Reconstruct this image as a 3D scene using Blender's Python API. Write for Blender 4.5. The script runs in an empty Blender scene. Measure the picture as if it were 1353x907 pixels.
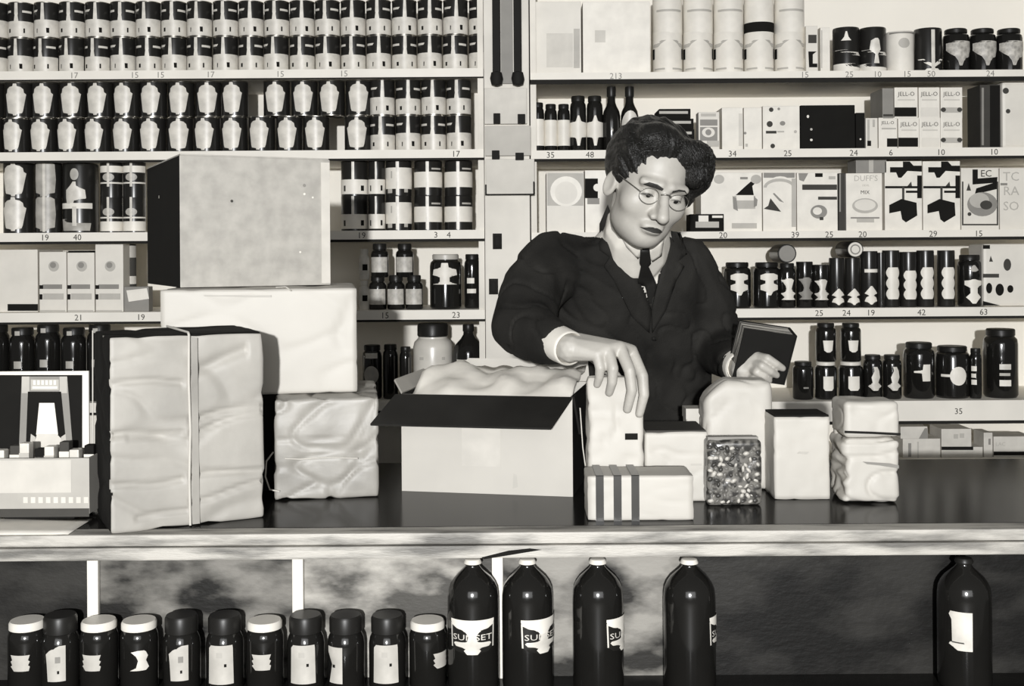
import bpy, bmesh, math, random
import numpy as np
from mathutils import Vector, Matrix, noise
from mathutils.bvhtree import BVHTree
random.seed(7)
S = bpy.context.scene
C = S.collection

# ------------------------------------------------------------------ camera, light, exposure
F, CX, HY, CAMZ, ROLL = 1500.0, 676.5, 335.0, 1.41, math.radians(0.4)
cam = bpy.data.cameras.new('camera')
cam.sensor_width = 36.0
cam.lens = F / 1353 * 36
cam.shift_y = -(453.5 - HY) / 1353
cam.clip_start = 0.05
cam_o = bpy.data.objects.new('camera', cam)
C.objects.link(cam_o)
cam_o.matrix_world = Matrix.Translation((0, 0, CAMZ)) @ Matrix.Rotation(ROLL, 4, 'Y') @ Matrix.Rotation(math.pi / 2, 4, 'X')
S.camera = cam_o

W = bpy.data.worlds.new('room_ambient')
W.use_nodes = True
W.node_tree.nodes['Background'].inputs[0].default_value = (1.0, 0.98, 0.93, 1)
W.node_tree.nodes['Background'].inputs[1].default_value = 0.10
S.world = W

def lamp(name, kind, loc, power, size, target=None):
    l = bpy.data.lights.new(name, kind)
    l.energy = power
    if kind == 'AREA':
        l.shape = 'RECTANGLE'; l.size, l.size_y = size
    else:
        l.shadow_soft_size = size
    o = bpy.data.objects.new(name, l); C.objects.link(o); o.location = loc
    if target: o.rotation_euler = (Vector(target) - Vector(loc)).to_track_quat('-Z', 'Y').to_euler()
    return o
lamp('flash_bulb', 'POINT', (-0.16, -2.4, 1.75), 1130, 0.05)
lamp('soft_fill_light', 'AREA', (0.0, -3.0, 2.2), 60, (4.0, 2.0), (0, 3.5, 1.3))  # added soft fill from behind the camera, not a real window

S.view_settings.view_transform = 'Standard'
S.view_settings.look = 'None'
S.view_settings.gamma = 1
S.view_settings.use_curve_mapping = False
S.view_settings.exposure = 0.0

# ------------------------------------------------------------------ pixel <-> place helpers
def unroll(px, py):
    dx, dy = px - CX, py - HY
    c, s = math.cos(ROLL), math.sin(ROLL)
    return dx * c - dy * s, dx * s + dy * c
def P(px, py, Y):
    dx, dy = unroll(px, py)
    return Vector((dx * Y / F, Y, CAMZ - dy * Y / F))

# ------------------------------------------------------------------ materials
MATS = {}
def G(v):
    return (min(1, v * 1.02), v * 0.975, v * 0.88, 1)
def mat(name, v, rough=0.6, spec=0.5, metal=0.0, v2=None, scale=20.0, stretch=(1, 1, 1), bump=0.0, bscale=60.0, detail=4.0, ramp=(0.35, 0.65), rot=(0, 0, 0)):
    if name in MATS: return MATS[name]
    m = bpy.data.materials.new(name); m.use_nodes = True
    nt = m.node_tree; b = nt.nodes['Principled BSDF']
    b.inputs['Base Color'].default_value = G(v)
    b.inputs['Roughness'].default_value = rough
    b.inputs['Specular IOR Level'].default_value = spec
    b.inputs['Metallic'].default_value = metal
    tc = nt.nodes.new('ShaderNodeTexCoord'); mp = nt.nodes.new('ShaderNodeMapping')
    mp.inputs['Scale'].default_value = stretch; mp.inputs['Rotation'].default_value = rot
    nt.links.new(tc.outputs['Object'], mp.inputs['Vector'])
    n = nt.nodes.new('ShaderNodeTexNoise'); n.inputs['Scale'].default_value = scale; n.inputs['Detail'].default_value = detail
    nt.links.new(mp.outputs[0], n.inputs['Vector'])
    r = nt.nodes.new('ShaderNodeValToRGB')
    if v2 is None: v2 = v * 0.88
    r.color_ramp.elements[0].position = ramp[0]; r.color_ramp.elements[1].position = ramp[1]
    r.color_ramp.elements[0].color = G(v2); r.color_ramp.elements[1].color = G(v)
    nt.links.new(n.outputs['Fac'], r.inputs['Fac']); nt.links.new(r.outputs[0], b.inputs['Base Color'])
    if bump:
        n2 = nt.nodes.new('ShaderNodeTexNoise'); n2.inputs['Scale'].default_value = bscale; n2.inputs['Detail'].default_value = 5
        nt.links.new(mp.outputs[0], n2.inputs['Vector'])
        bp = nt.nodes.new('ShaderNodeBump'); bp.inputs['Strength'].default_value = bump; bp.inputs['Distance'].default_value = 0.004
        nt.links.new(n2.outputs['Fac'], bp.inputs['Height']); nt.links.new(bp.outputs[0], b.inputs['Normal'])
    MATS[name] = m
    return m

WALL = mat('white_paint', 0.88, 0.7, v2=0.85, scale=3)
STRIP = mat('price_strip_card', 0.78, 0.6, v2=0.72, scale=8)
SHELFSHADE = mat('painted_shelf_shade', 0.02, 0.8, spec=0.1)  # colour of the shadow line painted below the shelf fronts
SHELFTOP = mat('shelf_board_wood', 0.45, 0.7)
POST = mat('post_paint', 0.74, 0.7, v2=0.62, scale=6)
WHITE = mat('white_print', 0.78, 0.5)
PALE = mat('pale_card', 0.70, 0.55, v2=0.64, scale=14)
LGREY = mat('light_grey_print', 0.45, 0.6)
MGREY = mat('mid_grey_print', 0.24, 0.6)
DGREY = mat('dark_grey_print', 0.06, 0.8, spec=0.1)
BLACK = mat('black_print', 0.012, 0.85, spec=0.08)
CANDARK = mat('dark_can_label', 0.016, 0.28, spec=0.45)
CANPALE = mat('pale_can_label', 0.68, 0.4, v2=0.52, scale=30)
TIN = mat('tin_rim', 0.4, 0.3, metal=1.0)
GLASS = mat('dark_filled_glass', 0.010, 0.12, spec=0.6)
LID = mat('black_lid', 0.014, 0.38, spec=0.25)
LIDW = mat('white_tin_lid', 0.72, 0.4)
KRAFT = mat('kraft_paper', 0.40, 0.55, v2=0.30, scale=7, bump=0.25, bscale=25)
KRAFT2 = mat('shiny_kraft_paper', 0.38, 0.48, v2=0.24, scale=6, bump=0.5, bscale=14)
WRAP = mat('white_wrapping_paper', 0.50, 0.55, v2=0.46, scale=5, bump=0.2, bscale=14)
BAGW = mat('white_bag_paper', 0.50, 0.55, v2=0.46, scale=8, bump=0.15, bscale=18)
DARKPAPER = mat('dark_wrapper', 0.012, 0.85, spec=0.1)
CARDBOARD = mat('grey_cardboard', 0.42, 0.7, v2=0.33, scale=30, detail=8)
CARDLIGHT = mat('light_cardboard', 0.47, 0.65, v2=0.44, scale=10)
TAPE = mat('pale_tape', 0.60, 0.5)
TWINE = mat('twine', 0.55, 0.8)
WOODEDGE = mat('worn_counter_edge', 0.46, 0.55, v2=0.13, scale=5, stretch=(1.2, 8, 7), detail=9, ramp=(0.36, 0.56), bump=0.3)
COUNTERTOP = mat('dark_varnished_counter', 0.014, 0.16, spec=0.06, v2=0.009, scale=5, stretch=(1, 6, 6))
SUIT = mat('dark_wool_suit', 0.026, 0.85, v2=0.011, scale=7, detail=8, bump=0.25, bscale=300, spec=0.12)
SKIN = mat('skin', 0.42, 0.5, v2=0.37, scale=25, bump=0.08, bscale=120)
HAIR = mat('dark_hair', 0.012, 0.45, bump=0.9, bscale=160, stretch=(1.6, .35, .8), spec=.4)
SHIRT = mat('white_shirt', 0.74, 0.7)
TIEM = mat('black_tie', 0.015, 0.5)
LIPM = mat('lips', 0.10, 0.5)
IRON = mat('black_iron', 0.014, 0.75, spec=0.15)
WIRE = mat('spectacle_wire', 0.22, 0.3, metal=0.7)
FLOORM = mat('dark_floor', 0.05, 0.6)

# ------------------------------------------------------------------ object helpers
def link(o, parent=None):
    C.objects.link(o)
    if parent is not None: o.parent = parent
    return o
def tag(o, label, cat, group=None):
    o['label'] = label; o['category'] = cat
    if group: o['group'] = group
    return o
def thing(name, label, cat, loc, rz=0.0, group=None):
    o = bpy.data.objects.new(name, None); o.empty_display_size = 0.02
    link(o); o.location = loc; o.rotation_euler = (0, 0, rz)
    return tag(o, label, cat, group)
def mk(name, verts, faces, m, parent=None, smooth=False):
    me = bpy.data.meshes.new(name)
    me.from_pydata([tuple(v) for v in verts], [], faces); me.update()
    if smooth: me.shade_smooth()
    me.materials.append(m)
    return link(bpy.data.objects.new(name, me), parent)
def from_bm(name, bm, m, parent=None, smooth=False):
    me = bpy.data.meshes.new(name); bm.to_mesh(me); bm.free()
    if smooth: me.shade_smooth()
    me.materials.append(m)
    return link(bpy.data.objects.new(name, me), parent)
def use(name, me, parent=None):
    return link(bpy.data.objects.new(name, me), parent)
def box_bm(x0, x1, y0, y1, z0, z1, bev=0.0, bm=None):
    own = bm is None
    if own: bm = bmesh.new()
    r = bmesh.ops.create_cube(bm, size=1)
    for v in r['verts']:
        v.co = Vector((x0 + (v.co.x + .5) * (x1 - x0), y0 + (v.co.y + .5) * (y1 - y0), z0 + (v.co.z + .5) * (z1 - z0)))
    if bev and own:
        bmesh.ops.bevel(bm, geom=bm.edges[:], offset=bev, segments=2, affect='EDGES', profile=0.6)
    return bm
def box(name, x0, x1, y0, y1, z0, z1, m, parent=None, bev=0.0):
    return from_bm(name, box_bm(x0, x1, y0, y1, z0, z1, bev), m, parent)
def struct(o):
    o['kind'] = 'structure'; return o
def lathe_mesh(name, prof, m, n=28):
    vs, fs = [], []
    k = len(prof)
    for i in range(n):
        a = 2 * math.pi * i / n
        for r, z in prof: vs.append((r * math.sin(a), -r * math.cos(a), z))
    for i in range(n):
        j = (i + 1) % n
        for q in range(k - 1): fs.append((i * k + q, j * k + q, j * k + q + 1, i * k + q + 1))
    fs.append(tuple(i * k for i in reversed(range(n)))); fs.append(tuple(i * k + k - 1 for i in range(n)))
    me = bpy.data.meshes.new(name); me.from_pydata(vs, [], fs); me.update(); me.shade_smooth()
    try: me.set_sharp_from_angle(angle=math.radians(35))
    except Exception: pass
    me.materials.append(m)
    return me
def wrap_mesh(name, R, H, rows, m, off=0.0006, cols=10):
    # rows: (height fraction, s0, s1); s = how far across the front the edge stands (-1..1)
    vs, fs = [], []
    for v, s0, s1 in rows:
        a0, a1 = math.asin(max(-1, min(1, s0))), math.asin(max(-1, min(1, s1)))
        for c in range(cols + 1):
            a = a0 + (a1 - a0) * c / cols
            vs.append(((R + off) * math.sin(a), -(R + off) * math.cos(a), v * H))
    w = cols + 1
    for i in range(len(rows) - 1):
        for c in range(cols): fs.append((i * w + c, i * w + c + 1, (i + 1) * w + c + 1, (i + 1) * w + c))
    me = bpy.data.meshes.new(name); me.from_pydata(vs, [], fs); me.update(); me.shade_smooth()
    me.materials.append(m)
    return me
def ring_rows(v0, v1): return [(v0, -.999, .999), (v1, -.999, .999)]
def text_mesh(txt, h, m, extrude=0.0):
    c = bpy.data.curves.new('lettering', 'FONT'); c.body = txt; c.size = h * 1.4
    c.align_x = 'CENTER'; c.extrude = extrude; c.resolution_u = 2
    o = bpy.data.objects.new('lettering', c); C.objects.link(o)
    dg = bpy.context.evaluated_depsgraph_get()
    me = bpy.data.meshes.new_from_object(o.evaluated_get(dg))
    bpy.data.objects.remove(o); bpy.data.curves.remove(c)
    me.name = 'lettering'; me.materials.clear(); me.materials.append(m)
    return me
ORD = ['first', 'second', 'third', 'fourth', 'fifth', 'sixth', 'seventh', 'eighth', 'ninth', 'tenth', 'eleventh', 'twelfth', 'thirteenth', 'fourteenth', 'fifteenth', 'sixteenth', 'seventeenth', 'eighteenth', 'nineteenth', 'twentieth', 'twenty-first', 'twenty-second', 'twenty-third']

# flat print on a plane: shapes given in photo pixels, laid on the front of a box that stands at depth Y
def print_on(root, Y, shapes, origin):
    for k, sh in enumerate(shapes):
        kind, m = sh[0], sh[1]
        Yf = Y - 0.0006 - 0.0003 * k
        nm = 'printed_patch'
        if kind == 't':
            _, _, txt, cx, cy, hpx = sh
            h = hpx * Y / F
            me = text_mesh(txt, h, m)
            o = use('lettering', me, root); p = P(cx, cy, Yf) - origin
            o.location = (p.x, p.y, p.z - h * .5); o.rotation_euler = (math.pi / 2, 0, 0)
            continue
        if kind == 'r':
            _, _, x0, y0, x1, y1 = sh; pts = [(x0, y1), (x1, y1), (x1, y0), (x0, y0)]
        elif kind == 'e':
            _, _, cx, cy, rx, ry = sh; pts = [(cx + rx * math.cos(a), cy - ry * math.sin(a)) for a in [2 * math.pi * i / 24 for i in range(24)]]
        elif kind == 'a':      # arch band cx, base y, rx, ry, thickness
            _, _, cx, cy, rx, ry, t = sh
            A = [math.pi * i / 14 for i in range(15)]
            outer = [(cx + rx * math.cos(a), cy - ry * math.sin(a)) for a in A]; inner = [(cx + (rx - t) * math.cos(a), cy - (ry - t) * math.sin(a)) for a in A]
            vs = [P(x, y, Yf) - origin for x, y in outer + inner]
            mk('printed_arch', vs, [(i, i + 1, 16 + i, 15 + i) for i in range(14)], m, root); continue
        else:
            pts = sh[2]
        mk(nm, [P(x, y, Yf) - origin for x, y in pts], [tuple(range(len(pts)))], m, root)

# ------------------------------------------------------------------ the setting
YS = 3.5            # front of the shelves
YI = 3.53           # front of the goods
YW = 3.86           # wall behind
wall = struct(box('wall_back', -2.6, 2.6, YW, YW + 0.1, 0, 2.9, WALL))
floor = struct(box('floor', -2.6, 2.6, -3.2, YW, -0.05, 0.0, FLOORM))
def Z(py, px=CX, Y=YS): return P(px, py, Y).z
LZ = {1: Z(92.5, 330), 2: Z(199.5, 330), 3: Z(306, 330), 4: Z(411.5, 330), 5: Z(531, 330)}
RZ = {1: Z(94.5, 1020), 2: Z(197, 1020), 3: Z(305.5, 1020), 4: Z(408, 1020), 5: Z(531, 1020), 6: Z(609, 1020)}
XL0, XL1 = -2.0, P(640, 300, YS).x
XR0, XR1 = P(702, 300, YS).x, 2.0
def shelving(name, label, x0, x1, levels, heights, prices):
    root = thing(name, label, 'shelving', ((x0 + x1) / 2, YS, 0))
    ox = (x0 + x1) / 2
    for k, z in levels.items():
        hs, line = heights[k]
        box('shelf_board', x0 - ox, x1 - ox, 0, YW - YS - .001, z - hs - line + .004, z, WALL, root)
        box('shade_strip', x0 - ox, x1 - ox, -0.004, -0.0003, z - hs - line, z - hs - .0003, SHELFSHADE, root)  # dark strip paints the underside shadow below each price strip
        st = box('price_strip', x0 - ox, x1 - ox, -0.005, -0.0005, z - hs, z, STRIP, root)
        for txt, px in prices.get(k, []):
            h = 8.0 * YS / F
            me = text_mesh(txt, h, MGREY if k == 1 else DGREY)
            o = use('price_number', me, st)
            o.location = (P(px, 300, YS).x - ox, -0.0058, z - hs * .52 - h * .5); o.rotation_euler = (math.pi / 2, 0, 0)
    z0, z1 = 0.0, 2.45
    for x in (x0 - ox + .009, x1 - ox - .009):
        box('side_panel', x - .009, x + .009, 0.004, YW - YS - .002, z0, z1, POST, root)
    zb = min(levels.values()) - heights[max(levels)][0] - heights[max(levels)][1]
    box('base_cabinet', x0 - ox + .018, x1 - ox - .018, 0.05, YW - YS - .003, 0, zb - 0.001 if max(levels) == 6 else 0.62, DARKPAPER, root)
    return root
shelving('shelving_unit', 'white wall shelving with price strips behind the stacked cartons, full of cans', XL0, XL1, LZ,
         {1: (.026, .004), 2: (.026, .007), 3: (.027, .008), 4: (.029, .007), 5: (.03, .008)},
         {1: [('17', 100), ('15', 180), ('15', 214), ('17', 280), ('15', 372), ('15', 456)], 2: [('17', 603)], 3: [('19', 60), ('40', 103), ('19', 478), ('3', 576), ('4', 593)],
          4: [('21', 104), ('19', 186), ('15', 508), ('23', 602)]})
shelving('shelving_unit', 'white wall shelving with price strips behind the man, full of jars and boxes', XR0, XR1, RZ,
         {1: (.021, .014), 2: (.026, .008), 3: (.022, .009), 4: (.027, .008), 5: (.062, .010), 6: (.02, .008)},
         {1: [('213', 815), ('15', 1064), ('25', 1123), ('10', 1160), ('15', 1199), ('50', 1231), ('24', 1309)],
          2: [('35', 728), ('48', 780), ('34', 968), ('25', 1041), ('24', 1128), ('6', 1177), ('10', 1243), ('10', 1313)],
          3: [('20', 955), ('39', 1050), ('25', 1095), ('20', 1139), ('29', 1232), ('15', 1292)],
          4: [('20', 955), ('25', 1081), ('24', 1117), ('19', 1149), ('42', 1216), ('63', 1298)], 5: [('16', 1106), ('35', 1264)]})

# counter
CT, CF, CB = 0.95, 1.87, 2.50
YP = 1.945         # counter front panels
ZL = 0.685         # ledge in front of the counter
cx0, cx1 = -1.55, 1.55
cnt = thing('shop_counter', 'long dark wooden shop counter with worn pale front edge', 'counter', (0, CF, 0))
eh = 33.3 * CF / F
box('counter_top', cx0, cx1, 0.045, CB - CF, CT - .03, CT, COUNTERTOP, cnt)
zt = CT
e1 = box('front_edge_board', cx0, cx1, 0.0, 0.045, CT - eh * .46, CT, WOODEDGE, cnt, .003)
e2 = box('front_edge_board', cx0, cx1, -0.004, 0.045, CT - eh, CT - eh * .46 - .0015, WOODEDGE, cnt, .003)
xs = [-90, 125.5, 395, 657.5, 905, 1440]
pv = [(0.03, 0.010), (0.20, 0.012), (0.46, 0.07), (0.28, 0.025), (0.024, 0.007)]  # tone range per panel: dark at both ends, palest in the middle
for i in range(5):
    m = mat('mottled_panel_%s' % 'abcde'[i], pv[i][0], 0.5, v2=pv[i][1], scale=6.0, stretch=(1.3, 3, 2.6), detail=10, ramp=(0.40, 0.60), bump=0.2, spec=0.2)
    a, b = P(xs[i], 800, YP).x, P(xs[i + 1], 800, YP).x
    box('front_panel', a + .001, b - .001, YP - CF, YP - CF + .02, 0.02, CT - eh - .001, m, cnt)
for px in (125.5, 395, 657.5):
    x = P(px, 780, YP).x
    box('batten', x - .0095, x + .0095, YP - CF - .012, YP - CF - .0005, ZL, CT - eh - .001, WHITE, cnt, .002)
box('display_ledge', cx0, cx1, 1.67 - CF, YP - CF - .0005, ZL - .03, ZL, COUNTERTOP, cnt)
box('kick_board', cx0, cx1, 1.70 - CF, 1.72 - CF, 0.0, ZL - .03, COUNTERTOP, cnt)
for x in (cx0, cx1 - .02):
    box('end_panel', x, x + .02, YP - CF + .021, CB - CF - .02, 0.0, CT - .031, DARKPAPER, cnt)
# long dark split in the edge board
mk('edge_split', [P(636, 737, CF - .0052) - Vector((0, CF, 0)), P(640, 739.5, CF - .0052) - Vector((0, CF, 0)), P(716, 727, CF - .0052) - Vector((0, CF, 0)), P(700, 725, CF - .0052) - Vector((0, CF, 0)), P(672, 728, CF - .0052) - Vector((0, CF, 0))],
   [(0, 1, 2, 3, 4)], BLACK, cnt)

# post between the two shelving units, with paper pads hung on clips
pst = thing('wall_post', 'pale post between the two shelving units with paper pads hung on it', 'post', (P(671, 300, YS).x, 3.48, 0))
pw = 31 * YS / F
pst['kind'] = 'structure'
del pst['category']
box('post_board', -pw + .002, pw - .004, 0, YW - 3.48 - .002, 0, 2.45, POST, pst, .003)
def padbox(px0, px1, py0, py1, name, label, m, clips, cat='paper pad'):
    Y0 = 3.462
    a, b = P(px0, py1, Y0), P(px1, py0, Y0)
    o = Vector(((a.x + b.x) / 2, Y0, a.z))
    t = thing(name, label, cat, o)
    box('sheets', a.x - o.x, b.x - o.x, 0, .0175, 0, b.z - a.z, m, t, .002)
    for x0, y0, x1, y1 in clips:
        c, d = P(x0, y1, Y0), P(x1, y0, Y0)
        box('clip', c.x - o.x, d.x - o.x, -.008, -.0005, c.z - o.z, d.z - o.z, IRON, t, .0015)
    return t
padbox(640, 696, 116, 164, 'paper_pad', 'upper white paper pad with two dark clips hung on post', mat('pad_paper', .66, .7, v2=.52, scale=10), [(652, 150, 661, 164), (684, 151, 694, 164)])
padbox(641, 701, 166, 206, 'paper_pad', 'middle grey paper pad with dark bound bottom hung on post', mat('pad_grey', .52, .7, v2=.44, scale=10), [(650, 199, 660, 211), (681, 202, 692, 212)])
t = padbox(642, 706, 210, 257, 'paper_pad', 'lower white paper pad with dark outline hung on post', mat('pad_low', .64, .7, v2=.55, scale=10), [])
o = Vector(t.location)
for r in ((641, 244, 643, 257), (641, 256, 706, 258.2), (704.5, 240, 706.5, 257)):
    a, b = P(r[0], r[3], 3.4615), P(r[2], r[1], 3.4615)
    box('wire_edge', a.x - o.x, b.x - o.x, -.002, -.0005, a.z - o.z, b.z - o.z, IRON, t)
def pegs(spots):
    for (x, y), lb in spots:
        p = P(x, y, 3.465)
        t = thing('coat_peg', lb, 'peg', (p.x, 3.4795, p.z))
        from_bm('peg_knob', box_bm(-.012, .012, -.03, -.004, -.02, .02, .008), IRON, t)
        from_bm('peg_plate', box_bm(-.014, .014, -.004, -.0005, -.024, .024), IRON, t)
pegs([((657, 319), 'dark peg on the post below the lower paper pad'), ((652, 379), 'dark peg on the post beside the sleeve of the man')])
p = P(670, 105, 3.465)
t = thing('hanging_bracket', 'dark iron double bracket at the top of the post', 'bracket', (p.x, 3.4795, p.z))
for px in (656, 684):
    x = P(px, 80, 3.465).x - p.x
    box('bracket_bar', x - .012, x + .012, -.03, -.0005, -.005, .28, IRON, t, .003)
    me = lathe_mesh('bracket_knob', [(.004, -.022), (.016, -.018), (.02, 0), (.016, .018), (.004, .022)], IRON, 16)
    k = use('bracket_knob', me, t); k.location = (x, -.034, 0)
box('back_plate', -.018, .018, -.012, -.0005, -.012, .28, MGREY, t)

# ------------------------------------------------------------------ cans, jars, bottles
def can_proto(R, H, body, patches):
    rim = .003
    pr = [(R * .92, 0), (R, .0006), (R, rim), (R * .975, rim + .0015), (R * .975, H - rim - .0015), (R, H - rim), (R, H - .0006), (R * .92, H - .0006), (R * .91, H - .004)]
    # body without rims, rims apart
    b = lathe_mesh('can_body', [(R * .97, rim)] + [(R * .975, rim + .0015), (R * .975, H - rim - .0015), (R * .97, H - rim)], body)
    top = lathe_mesh('can_rim', [(R * .9, H - rim - .0012), (R, H - rim), (R, H - .0006), (R * .93, H), (R * .91, H - .003)], TIN)
    bot = lathe_mesh('can_rim', [(R * .9, .003), (R * .93, 0), (R, .0006), (R, rim), (R * .95, rim + .001)], TIN)
    out = [('can_body', b), ('can_rim', top), ('can_rim', bot)]
    for nm, rows, m in patches: out.append((nm, wrap_mesh(nm, R * .975, H, rows, m)))
    return out
def place(proto, name, label, cat, loc, rz=0.0, group=None):
    t = thing(name, label, cat, loc, rz, group)
    for nm, me in proto: use(nm, me, t)
    return t
K = YI / F
BARREL_AND_HIGHLIGHT = [(.06, -.12, .12), (.10, -.14, .14), (.13, -.5, .5), (.2, -.56, .56), (.45, -.66, .66), (.66, -.74, .74), (.70, -.62, .62), (.80, -.58, .58), (.86, -.4, .4), (.88, -.16, .16), (.95, -.12, .12)]  # barrel emblem; its narrow ends paint the highlight down the can's centre
CROSS = [(.18, -.2, .2), (.3, -.25, .25), (.34, -.7, .7), (.45, -.75, .75), (.5, -.3, .3), (.58, -.3, .3), (.62, -.75, .75), (.72, -.7, .7), (.76, -.25, .25), (.84, -.2, .2)]
RA, HA = 33.6 * K / 2, 47.5 * K
A = can_proto(RA, HA, CANDARK, [('label_lower', ring_rows(.03, .46), CANPALE), ('label_line', [(.70, -.95, -.45), (.76, -.95, -.45)], CANPALE), ('label_line', [(.70, .45, .95), (.76, .45, .95)], CANPALE),
                               ('label_mark', [(.14, -.66, -.5), (.25, -.66, -.5)], BLACK), ('label_mark', [(.13, .52, .62), (.26, .52, .62)], BLACK), ('painted_sheen', [(.46, -.18, .18), (.62, -.12, .12), (.66, -.14, .14), (.97, -.12, .12)], CANPALE)])  # the upper centre stripe is a painted specular highlight
A2 = can_proto(RA, HA, CANDARK, [('label_lower', ring_rows(.03, .50), CANPALE), ('label_line', [(.72, -.9, -.5), (.78, -.9, -.4)], CANPALE),
                                ('label_mark', [(.13, .3, .5), (.27, .28, .5)], BLACK), ('label_mark', [(.13, -.5, -.44), (.25, -.5, -.42)], BLACK), ('painted_sheen', [(.5, -.16, .16), (.97, -.1, .1)], CANPALE)])  # here too the thin centre stripe paints the can's highlight
RB = 35.6 * K / 2
B = can_proto(RB, HA, CANDARK, [('label_emblem', BARREL_AND_HIGHLIGHT, CANPALE)])
def tiers(protos, xs_by_tier, shelf_z, nm, lab, cat, grp, H, R, jit=.14, y=None):
    for ti, xs_ in enumerate(xs_by_tier):
        for i, px in enumerate(xs_):
            x = (px - CX) * (YI + R) / F
            z = shelf_z + ti * H
            pr = protos[(i * 7 + ti * 3) % len(protos)] if len(protos) > 1 else protos[0]
            place(pr, nm, lab(ti, i), cat, (x + random.uniform(-.001, .001), YI + R + random.uniform(0, .004), z), random.uniform(-jit, jit), grp)
# shift px so that positions given on the photo hold at that height
def xrow(xs_, py): return [px - (py - HY) * math.sin(ROLL) for px in xs_]
def fitx(xs_, minstep):
    out = list(xs_)
    for i in range(1, len(out)): out[i] = max(out[i], out[i - 1] + minstep)
    return out
def P0x(px, py, Y): return P(px, py, Y).x
tname = ['lower', 'upper']
row1 = [[635.5 - 33.75 * i for i in range(20)][::-1]] * 2
row1 = [xrow(row1[0], 70), xrow(row1[1], 25)]
tiers([A, A2], row1, LZ[1], 'tin_can', lambda t, i: 'tin can, %s from left in the %s layer on the top shelf' % (ORD[i], tname[t]), 'can', 'cans on the top left shelf', HA, RA)
r2u = fitx([-11, 25, 59, 93, 128, 163, 199, 235, 271, 307, 366, 402, 438, 474], 35.7)
r2l = fitx([-13, 22, 58, 94, 129, 166, 202, 238, 274, 310, 346, 382, 418, 454 + 18], 35.7)
r2u = xrow(r2u, 130); r2l = xrow(r2l, 178)
tiers([B], [r2l, r2u], LZ[2], 'tin_can', lambda t, i: 'dark can with pale barrel emblem, %s from left, %s layer' % (ORD[i], tname[t]), 'can', 'barrel emblem cans on the second shelf', HA, RB, .12)
ra = [505.5, 539, 572.5, 606]
tiers([A, A2], [xrow(ra, 178), xrow(ra, 130)], LZ[2], 'tin_can', lambda t, i: 'half-pale can beside the barrel emblem cans, %s from left, %s layer' % (ORD[i], tname[t]), 'can', 'half pale cans on the second shelf', HA, RA)

# generic round goods ------------------------------------------------------------------
def jar_prof(kind, R, H):
    if kind == 'jar':
        return [(R * .9, 0), (R, H * .04), (R, H * .68), (R * .93, H * .75), (R * .74, H * .80), (R * .72, H * .84)], (R * .78, H * .82, H)
    if kind == 'wide':
        return [(R * .9, 0), (R, H * .04), (R, H * .78), (R * .95, H * .85), (R * .80, H * .89), (R * .8, H * .91)], (R * .84, H * .895, H)
    if kind == 'can':
        return [(R * .97, 0), (R, H * .01), (R, H * .97), (R * .97, H)], None
    if kind == 'bottle':
        return [(R * .9, 0), (R, H * .03), (R, H * .60), (R * .96, H * .66), (R * .80, H * .73), (R * .50, H * .80), (R * .33, H * .86), (R * .30, H * .91)], (R * .36, H * .90, H)
    if kind == 'tall':
        return [(R * .9, 0), (R, H * .03), (R, H * .55), (R * .9, H * .62), (R * .6, H * .70), (R * .45, H * .76), (R * .42, H * .86)], (R * .52, H * .84, H)
def round_thing(name, label, cat, px, w, ytop, z0, kind, body, lid=None, patches=(), Y=YI, rz=0.0, grp=None, py=None, wrap_r=1.0, n=26):
    ymid = (ytop + 60) if py is None else py
    k0 = Y / F
    R = w * k0 / 2
    x = P(px, ymid, Y).x * (Y + R) / Y
    Yc = Y + R
    H = P(px, ytop, Y).z - z0
    t = thing(name, label, cat, (x, Yc, z0), rz, grp)
    prof, cap = jar_prof(kind, R, H)
    use(name.split('_')[-1] + '_body', lathe_mesh('body', prof, body, n), t)
    if cap:
        rc, c0, c1 = cap
        nm = 'lid' if kind in ('jar', 'wide') else 'cap'
        use(nm, lathe_mesh(nm, [(rc * .93, c0), (rc, c0 + (c1 - c0) * .1), (rc, c1 - (c1 - c0) * .18), (rc * .93, c1)], lid or LID, n), t)
    for nm, rows, m in patches:
        use(nm, wrap_mesh(nm, R, H, rows, m, R * .012 + .0004), t)
    return t
def rect(v0, v1, s0=-.7, s1=.7): return [(v0, s0, s1), (v1, s0, s1)]
def oval(v0, v1, s): return [(v0 + (v1 - v0) * (0.5 - .5 * math.cos(math.pi * i / 10)), -s * math.sin(math.pi * i / 10) - .02, s * math.sin(math.pi * i / 10) + .02) for i in range(11)]
def diamond2(v0, v1, s):
    d = v1 - v0
    return [(v0, -.08, .08), (v0 + d * .18, -s, s), (v0 + d * .38, -s * .8, s * .8), (v0 + d * .48, -s * .35, s * .35), (v0 + d * .6, -s, s), (v0 + d * .75, -s * .7, s * .7), (v0 + d, -.08, .08)]
def lobes(v0, v1, s):
    out = []
    for i in range(25):
        f = i / 24; q = (f * 3) % 1.0 if f < 1 else 1.0
        out.append((v0 + (v1 - v0) * f, -s * (.72 + .28 * math.sin(math.pi * q)), s * (.72 + .28 * math.sin(math.pi * q))))
    return out

# box goods ------------------------------------------------------------------
def box_thing(name, label, cat, px0, px1, ytop, z0, depth, m, prints=(), Y=YI, grp=None, bev=.0015, part='carton', side=None):
    ym = (ytop + 50)
    a, b = P(px0, ym, Y), P(px1, ym, Y)
    H = P((px0 + px1) / 2, ytop, Y).z - z0
    o = Vector(((a.x + b.x) / 2, Y, z0))
    t = thing(name, label, cat, o, 0, grp)
    hw = (b.x - a.x) / 2 - .0004
    box(part, -hw, hw, 0, depth, 0, H, m, t, bev)
    print_on(t, Y, prints, o)
    return t

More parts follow.
